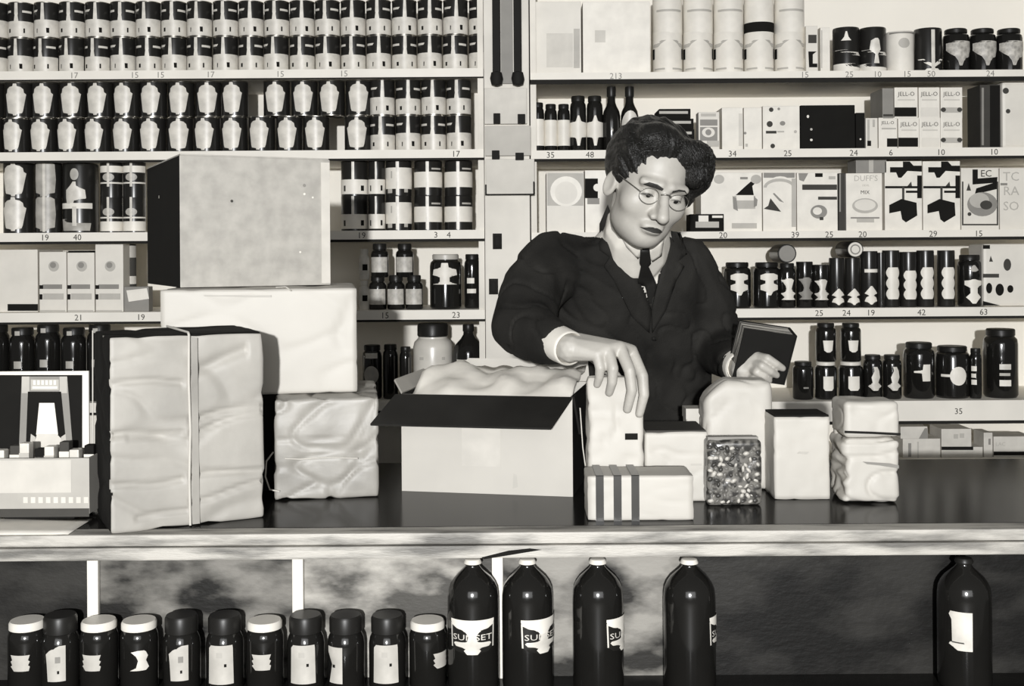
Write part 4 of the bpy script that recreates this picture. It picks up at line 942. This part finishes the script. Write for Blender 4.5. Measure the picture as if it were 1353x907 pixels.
# pencil-like brush between the cartons
p = P(1110, 640, 2.14)
t = thing('paint_brush', 'pale tapered brush standing between white carton and wrapped packages', 'brush', (p.x, 2.14, CT))
hb = P(1108, 556, 2.14).z - CT
use('brush_handle', lathe_mesh('brush_handle', [(.007, 0), (.0075, hb * .05), (.006, hb * .5), (.0055, hb * .62)], BAGW, 14), t)
use('brush_ferrule', lathe_mesh('brush_ferrule', [(.0062, hb * .60), (.0085, hb * .64), (.0095, hb * .74), (.0095, hb * .76)], LGREY, 14), t)
use('brush_bristles', lathe_mesh('brush_bristles', [(.009, hb * .75), (.0115, hb * .85), (.013, hb * .97), (.010, hb)], BAGW, 14), t)
p = P(1107, 602, 2.13)
# wrapped packages
def ragged(v, w, d, h):
    if v.co.x < -w * .3: v.co.x += .007 * noise.noise(Vector((v.co.z * 70, v.co.y * 20, 2.2))) - .002
t, w_, h_ = bagshape('wrapped_package', 'lower crumpled white wrapped package at the right of the counter', 'package', 1117, 1190, 580, 668, 2.06, .10, BAGW, 5.2, .005, .014, extra=ragged, part='paper_wrap')
zz = CT + h_
mk('dark_crease', [(-.02, -.006, h_ * .66), (.03, -.006, h_ * .63), (.045, -.006, h_ * .60), (.045, -.006, h_ * .55), (.01, -.006, h_ * .60), (-.012, -.006, h_ * .62)], [(0, 1, 2, 3, 4, 5)], MGREY, t)
t, w_, h_ = bagshape('wrapped_package', 'upper smooth white package tied with dark string', 'package', 1116, 1189, 531, 580, 2.06, .09, BAGW, 2.5, .002, .012, zbase=zz + .001, part='paper_wrap')
cord('dark_string', [(-w_ / 2, -.0025, .012), (0, -.003, .010), (w_ / 2, -.002, .007)], .0022, IRON, t)

# ------------------------------------------------------------------ the shopkeeper
man = thing('person', 'man in dark suit, white shirt, tie and wire glasses packing goods behind counter', 'person', (0.29, 2.72, 0.0))
MO = Vector(man.location)
def hull_spheres(bm, sp, sub=2):
    tb = bmesh.new()
    for c, r in sp:
        ib = bmesh.new(); bmesh.ops.create_icosphere(ib, subdivisions=sub, radius=r)
        for v in ib.verts: tb.verts.new(v.co + Vector(c))
        ib.free()
    res = bmesh.ops.convex_hull(tb, input=tb.verts[:])
    mp = {}
    for f in tb.faces:
        q = []
        for v in f.verts:
            if v.index not in mp or True:
                key = tuple(v.co)
                if key not in mp: mp[key] = bm.verts.new(v.co)
                q.append(mp[key])
        bm.faces.new(q)
    tb.free()
def chain(bm, pts, sub=2):
    for a, b in zip(pts[:-1], pts[1:]): hull_spheres(bm, [a, b], sub)
def loft(bm, rings, n=28):
    prev = None; all_ = []
    for (c, hw, hd, yaw) in rings:
        c = Vector(c); ux = Vector((math.cos(yaw), math.sin(yaw), 0)); uy = Vector((-math.sin(yaw), math.cos(yaw), 0))
        r = []
        for i in range(n):
            a = 2 * math.pi * i / n
            ca, sa = math.cos(a), math.sin(a)
            ex = math.copysign(abs(ca) ** .8, ca); ey = math.copysign(abs(sa) ** .8, sa)
            r.append(bm.verts.new(c + ux * hw * ex + uy * hd * ey))
        if prev:
            for i in range(n): bm.faces.new((prev[i], prev[(i + 1) % n], r[(i + 1) % n], r[i]))
        else: bm.faces.new(list(reversed(r)))
        prev = r
    bm.faces.new(prev)
def remeshed(name, bm, voxel, smooth, m, parent=man):
    bmesh.ops.recalc_face_normals(bm, faces=bm.faces[:])
    me = bpy.data.meshes.new('tmp'); bm.to_mesh(me); bm.free()
    o = bpy.data.objects.new('tmp', me); C.objects.link(o)
    r = o.modifiers.new('r', 'REMESH'); r.mode = 'VOXEL'; r.voxel_size = voxel; r.use_smooth_shade = True
    if smooth:
        s = o.modifiers.new('s', 'SMOOTH'); s.factor = .5; s.iterations = smooth
    nm = bpy.data.meshes.new_from_object(o.evaluated_get(bpy.context.evaluated_depsgraph_get()))
    bpy.data.objects.remove(o); bpy.data.meshes.remove(me)
    nm.name = name; nm.materials.clear(); nm.materials.append(m); nm.shade_smooth()
    for v in nm.vertices: v.co -= MO
    return use(name, nm, parent)

# head frame
HS = .96
HC = Vector((.272, 2.26, 1.546))
MH = Matrix.Translation(HC) @ Matrix.Rotation(math.radians(12), 4, 'Y') @ Matrix.Rotation(math.radians(18), 4, 'Z') @ Matrix.Rotation(math.radians(16), 4, 'X') @ Matrix.Scale(HS, 4)
def sd_e(p, c, r):
    q = p - np.array(c); r = np.array(r)
    k0 = np.sqrt(((q / r) ** 2).sum(1)) + 1e-9; k1 = np.sqrt(((q / r ** 2) ** 2).sum(1)) + 1e-9
    return k0 * (k0 - 1) / k1
def sd_c(p, a, b, r0, r1):
    a = np.array(a); b = np.array(b); ab = b - a
    t = np.clip(((p - a) @ ab) / (ab @ ab), 0, 1)
    return np.sqrt(((p - a - t[:, None] * ab) ** 2).sum(1)) - (r0 + (r1 - r0) * t)
def smin(a, b, k):
    h = np.clip(.5 + .5 * (b - a) / k, 0, 1)
    return b + (a - b) * h - k * h * (1 - h)
def smax(a, b, k): return -smin(-a, -b, k)
def head_sdf(p):
    d = sd_e(p, (0, .012, .034), (.077, .098, .088))
    d = smin(d, sd_e(p, (0, -.026, -.040), (.060, .062, .078)), .03)
    d = smin(d, sd_e(p, (0, -.020, -.102), (.034, .038, .017)), .02)
    d = smin(d, sd_e(p, (0, -.058, -.094), (.034, .028, .024)), .022)
    for s in (-1, 1):
        d = smin(d, sd_e(p, (s * .040, -.054, -.028), (.030, .028, .030)), .02)
        d = smin(d, sd_e(p, (s * .036, -.016, -.076), (.022, .04, .026)), .025)
        d = smin(d, sd_c(p, (s * .012, -.089, .020), (s * .046, -.078, .019), .010, .009), .012)
        d = smax(d, -sd_e(p, (s * .031, -.102, -.001), (.023, .022, .014)), .010)
        d = smin(d, sd_e(p, (s * .031, -.074, -.001), (.0145, .0135, .0125)), .004)
    d = smin(d, sd_c(p, (0, -.087, .012), (0, -.118, -.037), .0080, .0130), .010)
    for s in (-1, 1): d = smin(d, sd_e(p, (s * .0145, -.099, -.041), (.0095, .013, .0085)), .006)
    d = smin(d, sd_e(p, (0, -.086, -.066), (.026, .012, .010)), .010)
    d = smin(d, sd_e(p, (0, -.085, -.076), (.020, .012, .008)), .006)
    d = smax(d, -sd_c(p, (-.017, -.099, -.0705), (.017, -.099, -.0705), .0035, .0035), .004)
    d = smax(d, -sd_c(p, (-.025, -.098, -.046), (-.034, -.086, -.078), .005, .003), .008)
    d = smax(d, -sd_c(p, (.025, -.098, -.046), (.034, -.086, -.078), .005, .003), .008)
    return d
def star(sdf, c0, rmax, nu=190, nv=130):
    th = np.linspace(0, 2 * np.pi, nu, endpoint=False); ph = np.linspace(.0, np.pi, nv)
    T, Q = np.meshgrid(th, ph, indexing='ij')
    D = np.stack([np.sin(Q) * np.sin(T), np.cos(Q), np.sin(Q) * np.cos(T)], -1).reshape(-1, 3)   # poles along y: face at one pole
    lo = np.zeros(len(D)); hi = np.full(len(D), rmax)
    c0 = np.array(c0)
    for _ in range(26):
        mid = (lo + hi) / 2
        ins = sdf(c0 + D * mid[:, None]) < 0
        lo = np.where(ins, mid, lo); hi = np.where(ins, hi, mid)
    V = c0 + D * lo[:, None]
    F_ = []
    for i in range(nu):
        j = (i + 1) % nu
        for k in range(nv - 1): F_.append((i * nv + k, i * nv + k + 1, j * nv + k + 1, j * nv + k))
    return V, F_
V, F_ = star(head_sdf, (0, -.02, -.01), .25)
bm = bmesh.new()
bv = [bm.verts.new(MH @ Vector(v)) for v in V.tolist()]
for f in F_:
    try: bm.faces.new([bv[i] for i in f])
    except ValueError: pass
bmesh.ops.remove_doubles(bm, verts=bm.verts[:], dist=1e-6)
# ears
for s in (-1, 1):
    q = bmesh.ops.create_icosphere(bm, subdivisions=3, radius=1)
    Me = MH @ Matrix.Translation((s * .079, .004, -.016)) @ Matrix.Rotation(s * -.45, 4, 'Z') @ Matrix.Rotation(.15, 4, 'X') @ Matrix.Diagonal((.010, .017, .030, 1))
    for v in q['verts']:
        c = v.co.copy(); c.x += -.7 * s * max(0, 1 - (c.y ** 2 + c.z ** 2) * 1.6) * (1 if c.x * s > 0 else 0)
        v.co = Me @ c
# neck, trunk, arms
neck0 = MH @ Vector((0, .018, -.055)); neckb = Vector((.262, 2.405, 1.42))
chain(bm, [(neck0, .056), (neckb, .060), ((.255, 2.50, 1.34), .06)])
RS, RE, RW = Vector((.082, 2.43, 1.395)), P(688, 430, 2.25), P(753, 461, 2.06)
LS, LE, LW = Vector((.392, 2.52, 1.385)), P(947, 458, 2.56), P(983, 489, 2.31)
hull_spheres(bm, [((.20, 2.565, 1.30), .07), ((.31, 2.585, 1.29), .07), ((.24, 2.71, 1.0), .07), ((.34, 2.73, 1.0), .07)])
chain(bm, [((.19, 2.46, 1.37), .06), (RS, .05), (RE, .042), (RW.lerp(RE, .12), .030), (RW, .027)])
chain(bm, [((.32, 2.50, 1.36), .06), (LS, .05), (LE, .042), (LW, .028)])
# right hand draped over the top of the bag
def finger(b, pts, radii):
    chain(b, [(P(*p), r) for p, r in zip(pts, radii)])
FR = (.0105, .0095, .0085, .0072)
mcp = {'pinky': (789, 469, 2.030), 'ring': (803, 462, 2.036), 'middle': (819, 459, 2.046), 'index': (834, 464, 2.062)}
hull_spheres(bm, [(RW, .024), (RW + Vector((.004, .02, .006)), .022), (P(*mcp['pinky']), .0115), (P(*mcp['ring']), .012)])
hull_spheres(bm, [(RW, .023), (RW + Vector((.004, .022, .010)), .020), (P(*mcp['ring']), .012), (P(*mcp['middle']), .012), (P(*mcp['index']), .0125)])
finger(bm, [mcp['pinky'], (793, 486, 2.022), (792, 498, 2.028), (789, 508, 2.036)], (.011, .0095, .0085, .0072))
finger(bm, [mcp['ring'], (810, 487, 2.018), (809, 505, 2.022), (805, 519, 2.034)], (.0115, .0102, .0092, .0078))
finger(bm, [mcp['middle'], (832, 490, 2.020), (835, 516, 2.020), (829, 541, 2.032)], (.012, .0108, .0098, .0083))
finger(bm, [mcp['index'], (849, 497, 2.038), (851, 522, 2.036), (845, 547, 2.042)], (.012, .0106, .0096, .008))
chain(bm, [(RW + Vector((.012, .020, .0)), .016), (P(786, 470, 2.135), .0145), (P(808, 492, 2.150), .0115), (P(826, 512, 2.150), .009)])
# left hand holding the ledger
hull_spheres(bm, [(LW, .025), (LW + Vector((.0, .02, .012)), .022), (P(1001, 472, 2.285), .012), (P(997, 480, 2.285), .012), (P(994, 488, 2.29), .0115), (P(992, 496, 2.295), .0105)])
finger(bm, [(1001, 472, 2.285), (1014, 474, 2.262), (1025, 481, 2.262), (1034, 487, 2.270)], FR)
finger(bm, [(997, 480, 2.285), (1007, 484, 2.258), (1018, 491, 2.260), (1026, 496, 2.270)], FR)
finger(bm, [(994, 488, 2.290), (1000, 492, 2.264), (1009, 498, 2.264), (1016, 503, 2.272)], FR)
finger(bm, [(992, 496, 2.295), (997, 500, 2.272), (1003, 505, 2.272), (1009, 509, 2.280)], (.0095, .0085, .0075, .0068))
chain(bm, [(LW + Vector((.006, .012, .018)), .016), (P(1003, 459, 2.335), .0125), (P(1019, 455, 2.352), .011), (P(1034, 459, 2.356), .009)])
body = remeshed('body', bm, .0024, 2, SKIN)

# jacket
ps = math.radians(16)
rings = [((.290, 2.70, .86), .185, .135, ps), ((.288, 2.69, .95), .185, .14, ps), ((.282, 2.66, 1.05), .182, .138, ps), ((.268, 2.61, 1.16), .190, .138, ps), ((.252, 2.555, 1.26), .198, .138, ps), ((.243, 2.505, 1.345), .190, .122, ps), ((.246, 2.465, 1.405), .150, .098, ps), ((.256, 2.43, 1.445), .088, .080, ps)]
bm = bmesh.new(); loft(bm, rings)
RSL = RW.lerp(RE, .27)
chain(bm, [((.17, 2.475, 1.36), .085), (RS + Vector((.012, .0, -.008)), .076), (RS.lerp(RE, .5) + Vector((-.008, 0, .004)), .069), (RE, .064)])
chain(bm, [(RE, .064), (RE.lerp(RSL, .5) + Vector((0, 0, -.004)), .056), (RSL, .043)])
chain(bm, [((.33, 2.52, 1.345), .085), (LS + Vector((-.008, 0, -.008)), .070), (LS.lerp(LE, .5) + Vector((.010, 0, 0)), .064), (LE, .060)])
LSL = LW.lerp(LE, .22)
chain(bm, [(LE, .060), (LE.lerp(LSL, .5), .052), (LSL, .043)])
jk = remeshed('jacket', bm, .0060, 7, SUIT)
# folds in the cloth
me = jk.data
nrm = [v.normal.copy() for v in me.vertices]
for v, nn in zip(me.vertices, nrm):
    c = v.co
    f = .5 - abs(noise.noise(Vector((c.x * 9 + 3, c.y * 7, c.z * 5 + 1))))
    g = noise.noise(Vector((c.x * 22, c.y * 18, c.z * 12)))
    k_ = abs(noise.noise(Vector((c.x * 15 + c.z * 9, c.y * 11 - 4, c.z * 16 + 7))))
    v.co = c + nn * (.010 * (f - .35) + .0025 * g - .006 * max(0, .10 - k_) / .10)
me.update()
def bvh_of(o):
    m_ = o.data
    return BVHTree.FromPolygons([v.co + MO for v in m_.vertices], [tuple(p.vertices) for p in m_.polygons])
jbvh = bvh_of(jk)
camp = Vector((0, 0, CAMZ))
def inside(poly, x, y):
    r = False; n = len(poly)
    for i in range(n):
        x0, y0 = poly[i]; x1, y1 = poly[(i + 1) % n]
        if (y0 > y) != (y1 > y) and x < (x1 - x0) * (y - y0) / (y1 - y0) + x0: r = not r
    return r
def topx(w):
    dx, dy = w.x * F / w.y, (CAMZ - w.z) * F / w.y
    c, s = math.cos(ROLL), math.sin(ROLL)
    return CX + dx * c + dy * s, HY - dx * s + dy * c
VN = [(806, 268), (812, 290), (828, 330), (846, 374), (860, 406), (867, 382), (876, 348), (880, 300), (860, 285)]
bm = bmesh.new(); bm.from_mesh(me)
kill = []
for f in bm.faces:
    c = f.calc_center_median() + MO
    x, y = topx(c)
    if inside(VN, x, y) and f.normal.y < .15: kill.append(f)
bmesh.ops.delete(bm, geom=kill, context='FACES'); bm.to_mesh(me); bm.free()
md = jk.modifiers.new('cloth', 'SOLIDIFY'); md.thickness = .004; md.offset = -1
# shirt: chest inside the jacket and the collar round the neck
bm = bmesh.new()
loft(bm, [((.256, 2.585, 1.215), .12, .09, ps), ((.250, 2.552, 1.27), .165, .116, ps), ((.243, 2.500, 1.345), .165, .110, ps), ((.247, 2.458, 1.405), .125, .087, ps), ((.258, 2.418, 1.445), .078, .072, ps), ((.262, 2.395, 1.462), .070, .068, ps)])
chain(bm, [((.262, 2.41, 1.42), .076), (neckb.lerp(neck0, .42), .069)])
sh = remeshed('shirt', bm, .005, 4, SHIRT)
sbvh = bvh_of(sh)
def drape(name, poly, trees, off, m, cuts=3, thick=.003, parent=man):
    bm = bmesh.new()
    f = bm.faces.new([bm.verts.new((x, y, 0)) for x, y in poly])
    bmesh.ops.triangulate(bm, faces=[f])
    bmesh.ops.subdivide_edges(bm, edges=bm.edges[:], cuts=cuts, use_grid_fill=True)
    depths = {}
    for v in bm.verts:
        d = (P(v.co.x, v.co.y, 2.3) - camp).normalized()
        best = None
        for t_ in trees:
            h_ = t_.ray_cast(camp, d)
            if h_[0] is not None and (best is None or h_[3] < best[1]): best = (h_[0], h_[3], d)
        depths[v] = best
    ok = [b[1] for b in depths.values() if b]
    mean = sum(ok) / len(ok)
    for v, b in depths.items():
        d = (P(v.co.x, v.co.y, 2.3) - camp).normalized()
        dist = b[1] if b and abs(b[1] - mean) < .12 else mean
        v.co = camp + d * (dist - off) - MO
    bmesh.ops.recalc_face_normals(bm, faces=bm.faces[:])
    o = from_bm(name, bm, m, parent, True)
    s_ = o.modifiers.new('t', 'SOLIDIFY'); s_.thickness = thick; s_.offset = 0
    return o
drape('lapel', [(803, 270), (811, 292), (828, 332), (846, 376), (861, 410), (858, 440), (836, 420), (812, 372), (798, 352), (806, 340), (792, 330), (792, 296)], [jbvh], .007, SUIT)
drape('lapel', [(880, 304), (877, 348), (867, 384), (861, 410), (862, 440), (880, 410), (893, 372), (904, 352), (896, 345), (908, 335), (899, 308)], [jbvh], .007, SUIT)
drape('collar_wing', [(808, 272), (824, 296), (846, 322), (850, 333), (843, 342), (828, 326), (814, 298)], [sbvh], .009, SHIRT)
drape('collar_wing', [(877, 316), (858, 328), (855, 336), (862, 346), (874, 338)], [sbvh], .009, SHIRT)
tie = drape('necktie', [(846, 330), (858, 329), (860, 348), (857, 352), (866, 372), (868, 380), (863, 404), (858, 404), (854, 384), (852, 378), (842, 376), (847, 352), (845, 348)], [sbvh], .011, TIEM)
drape('jacket_button', [(862, 446), (866, 446), (867, 450), (862, 450)], [jbvh], .008, IRON, 1)
# cuffs
def cuff(a, b, r0, r1):
    d = (b - a); L = d.length
    me_ = lathe_mesh('shirt_cuff', [(r0 - .003, 0), (r0, 0.001), (r1, L - .005), (r1 - .001, L - .002), (r1 - .003, L), (r1 - .0045, L - .004), (r1 - .006, L - .012)], SHIRT, 28)
    o = use('shirt_cuff', me_, man); o.rotation_euler = d.to_track_quat('Z', 'Y').to_euler(); o.location = a - MO
cuff(RW.lerp(RE, .36), RW.lerp(RE, -.01), .0345, .0325)
cuff(LW.lerp(LE, .25), LW.lerp(LE, .03), .037, .036)
# trousers and shoes
bm = bmesh.new()
hull_spheres(bm, [((.20, 2.70, .92), .115), ((.38, 2.73, .92), .115)])
for s, x in ((-1, .19), (1, .39)):
    chain(bm, [((x + .01, 2.71, .88), .11), ((x, 2.70, .50), .078), ((x, 2.73, .09), .058)])
remeshed('trousers', bm, .010, 5, SUIT)
for x in (.19, .39):
    bm = bmesh.new()
    hull_spheres(bm, [((x, 2.78, .045), .040), ((x, 2.56, .036), .036), ((x - .01, 2.60, .036), .036), ((x, 2.74, .085), .040)])
    for v in bm.verts: v.co.z = max(v.co.z, .0005)
    for v in bm.verts: v.co -= MO
    from_bm('shoe', bm, IRON, man, True)
# hair
LK = [((-.02, -.035, .098), (.055, .045, .035)), ((.085, .006, .050), (.048, .062, .056)), ((.05, -.040, .085), (.050, .042, .036)), ((.064, -.062, .052), (.022, .026, .028)), ((-.056, .006, .066), (.034, .06, .044)), ((0, .05, .03), (.082, .075, .09)), ((-.072, -.012, .028), (.012, .018, .030)), ((.080, -.004, .004), (.020, .036, .046))]
def hair_sdf(p):
    d = sd_e(p, (0, .026, .046), (.089, .102, .090))
    for c, r in LK: d = smin(d, sd_e(p, c, r), .014)
    ang = np.arctan2(p[:, 0], p[:, 2] + .05)
    q_ = 1.0 + .6 * np.sin(23 * p[:, 0] + 17 * p[:, 2]) * np.sin(31 * p[:, 1] + 9 * p[:, 0])
    w = np.sin(ang * 34 + 30 * p[:, 1] + 2.5 * np.sin(55 * p[:, 1] + 3 * ang)) * .0011 + np.sin(ang * 71 + 60 * p[:, 1] + 2 * np.sin(80 * p[:, 1])) * .0007 + np.sin(9 * ang + 60 * p[:, 1] + 1.3) * .0016
    return d + w * q_ + .0022 * np.sin(47 * p[:, 0] + 3) * np.sin(61 * p[:, 2] + 1) * np.sin(53 * p[:, 1])
V, F_ = star(hair_sdf, (0, .02, .045), .25, 220, 130)
hb_ = bmesh.new()
hv = [hb_.verts.new((MH @ Vector(v)) - MO) for v in V.tolist()]
for f in F_:
    try: hb_.faces.new([hv[i] for i in f])
    except ValueError: pass
bmesh.ops.remove_doubles(hb_, verts=hb_.verts[:], dist=1e-6)
bmesh.ops.recalc_face_normals(hb_, faces=hb_.faces[:])
from_bm('hair', hb_, HAIR, man, True)
hbv = BVHTree.FromPolygons([(MH @ Vector(v)) for v in V.tolist()], F_)
rl = random.Random(11)
bb0 = bvh_of(body)
hb2 = bmesh.new()
for q in range(150):
    x0 = rl.uniform(-.075, .10); z0 = rl.uniform(.055, .125)
    pts = []
    for k in range(7):
        u = k / 6
        lx = x0 + (.03 * u if x0 > -.01 else -.022 * u) + .004 * math.sin(u * 7 + q); lz = z0 - .034 * u * (1 if x0 > .02 else .35) - .01 * u * u
        o_ = MH @ Vector((lx, -.25, lz)); d_ = (MH.to_3x3() @ Vector((0, 1, 0))).normalized()
        h_ = hbv.ray_cast(o_, d_)
        hb0 = bb0.ray_cast(o_, d_)
        if h_[0] is None or (hb0[0] is not None and hb0[3] < h_[3] + .006): break
        pts.append((h_[0] - d_ * .0012, .0021 * (1 - .75 * u)))
    if len(pts) > 3:
        for (a_, ra_), (b_, rb_) in zip(pts[:-1], pts[1:]):
            if (a_ - b_).length < .03: hull_spheres(hb2, [(a_, ra_), (b_, rb_)], 1)
for v in hb2.verts: v.co -= MO
lk_ = from_bm('hair_locks', hb2, HAIR, man, True); lk_['kind'] = 'stuff'
# face details laid on the head surface (local head coordinates x, z)
bb = bvh_of(body)
R3 = MH.to_3x3()
def on_face(x, z, off):
    o_ = MH @ Vector((x, -.22, z)); d = (R3 @ Vector((0, 1, 0))).normalized()
    h_ = bb.ray_cast(o_, d)
    return (h_[0] - d * off) if h_[0] is not None else MH @ Vector((x, -.09, z))
def face_patch(name, pts, off, m, cuts=1, parent=man):
    bm = bmesh.new()
    f = bm.faces.new([bm.verts.new((x, z, 0)) for x, z in pts])
    bmesh.ops.triangulate(bm, faces=[f])
    bmesh.ops.subdivide_edges(bm, edges=bm.edges[:], cuts=cuts, use_grid_fill=True)
    for v in bm.verts: v.co = on_face(v.co.x, v.co.y, off) - MO
    bmesh.ops.recalc_face_normals(bm, faces=bm.faces[:])
    return from_bm(name, bm, m, parent, True)
EYEW = mat('eye_white', .38, .3)
SKINSH = mat('eyelid_shade', .12, .5)
for s in (-1, 1):
    face_patch('eyebrow', [(s * .010, .017), (s * .024, .0222), (s * .040, .0220), (s * .052, .013), (s * .040, .0188), (s * .025, .0178), (s * .011, .0118)], .0022, mat('brow_hair', .035, .8, v2=.015, scale=200), 2)
    e = face_patch('eye', [(s * .019, -.006), (s * .025, -.0025), (s * .033, -.0015), (s * .041, -.004), (s * .045, -.0075), (s * .036, -.0105), (s * .026, -.0100)], .0012, EYEW, 1)
    face_patch('iris', [(s * .031 + .0052 * math.cos(a) , -.0062 + .0043 * math.sin(a)) for a in [2 * math.pi * i / 10 for i in range(10)]], .0018, IRON, 1, man)
    face_patch('eyelash', [(s * .018, -.0058), (s * .025, -.0015), (s * .033, -.0004), (s * .042, -.003), (s * .047, -.0078), (s * .041, -.0052), (s * .033, -.0028), (s * .025, -.0038)], .0022, LIPM, 1)
    face_patch('nostril', [(s * .004, -.047), (s * .010, -.0455), (s * .012, -.048), (s * .006, -.050)], .0008, LIPM, 1)
face_patch('mouth', [(-.026, -.0735), (-.013, -.0665), (-.004, -.0645), (0, -.0655), (.004, -.0645), (.013, -.0665), (.028, -.0755), (.013, -.0755), (0, -.0762), (-.012, -.0752)], .0012, mat('mouth_dark', .03, .5), 2)
face_patch('lower_lip', [(-.018, -.0765), (0, -.0775), (.018, -.0765), (.011, -.0825), (0, -.084), (-.011, -.0825)], .0010, mat('lip_skin', .26, .4), 2)
# glasses
gl = []
for s in (-1, 1):
    ring = []
    for i in range(24):
        a = 2 * math.pi * i / 24
        ring.append(MH @ Vector((s * .033 + .0215 * math.cos(a), -.098 + .004 * abs(math.cos(a)) , -.004 + .0165 * math.sin(a))))
    ring.append(ring[0])
    gl.append(cord('glasses_rim', [p - MO for p in ring], .0006, WIRE, man))
    hinge = MH @ Vector((s * .0545, -.094, .001)); earp = MH @ Vector((s * .083, .002, .014)); mid_ = MH @ Vector((s * .074, -.045, .008))
    cord('glasses_temple', [hinge - MO, mid_ - MO, earp - MO], .0008, WIRE, man)
cord('glasses_bridge', [MH @ Vector((x, -.100 - .006 * (1 - (x / .0115) ** 2), .004 + .004 * (1 - (x / .0115) ** 2))) - MO for x in (-.0115, -.006, 0, .006, .0115)], .0013, WIRE, man)
# ledger held in the left hand
LC = P(1010, 472, 2.285)
lg = thing('dark_ledger', 'dark ledger with pale page edges held in the left hand', 'book', LC)
lg.rotation_euler = (math.radians(17), math.radians(9), math.radians(6))
LEA = mat('black_leather', .010, .7, spec=.12)
wl, hl = .108, .108
box('front_cover', -wl / 2, wl / 2, 0.0, .003, -hl / 2, hl / 2, LEA, lg, .001)
box('back_cover', -wl / 2, wl / 2, .047, .050, -hl / 2, hl / 2, LEA, lg, .001)
box('spine', wl / 2 - .003, wl / 2 + .002, .0, .050, -hl / 2, hl / 2, LEA, lg, .001)
box('page_block', -wl / 2 + .002, wl / 2 - .004, .0034, .0466, -hl / 2 + .003, hl / 2 - .002, mat('page_edges', .5, .6, v2=.03, scale=40, stretch=(.2, 9, .2), ramp=(.46, .54)), lg)
box('cover_label', .022, .036, -.0008, -.0001, -.02, -.012, PALE, lg)
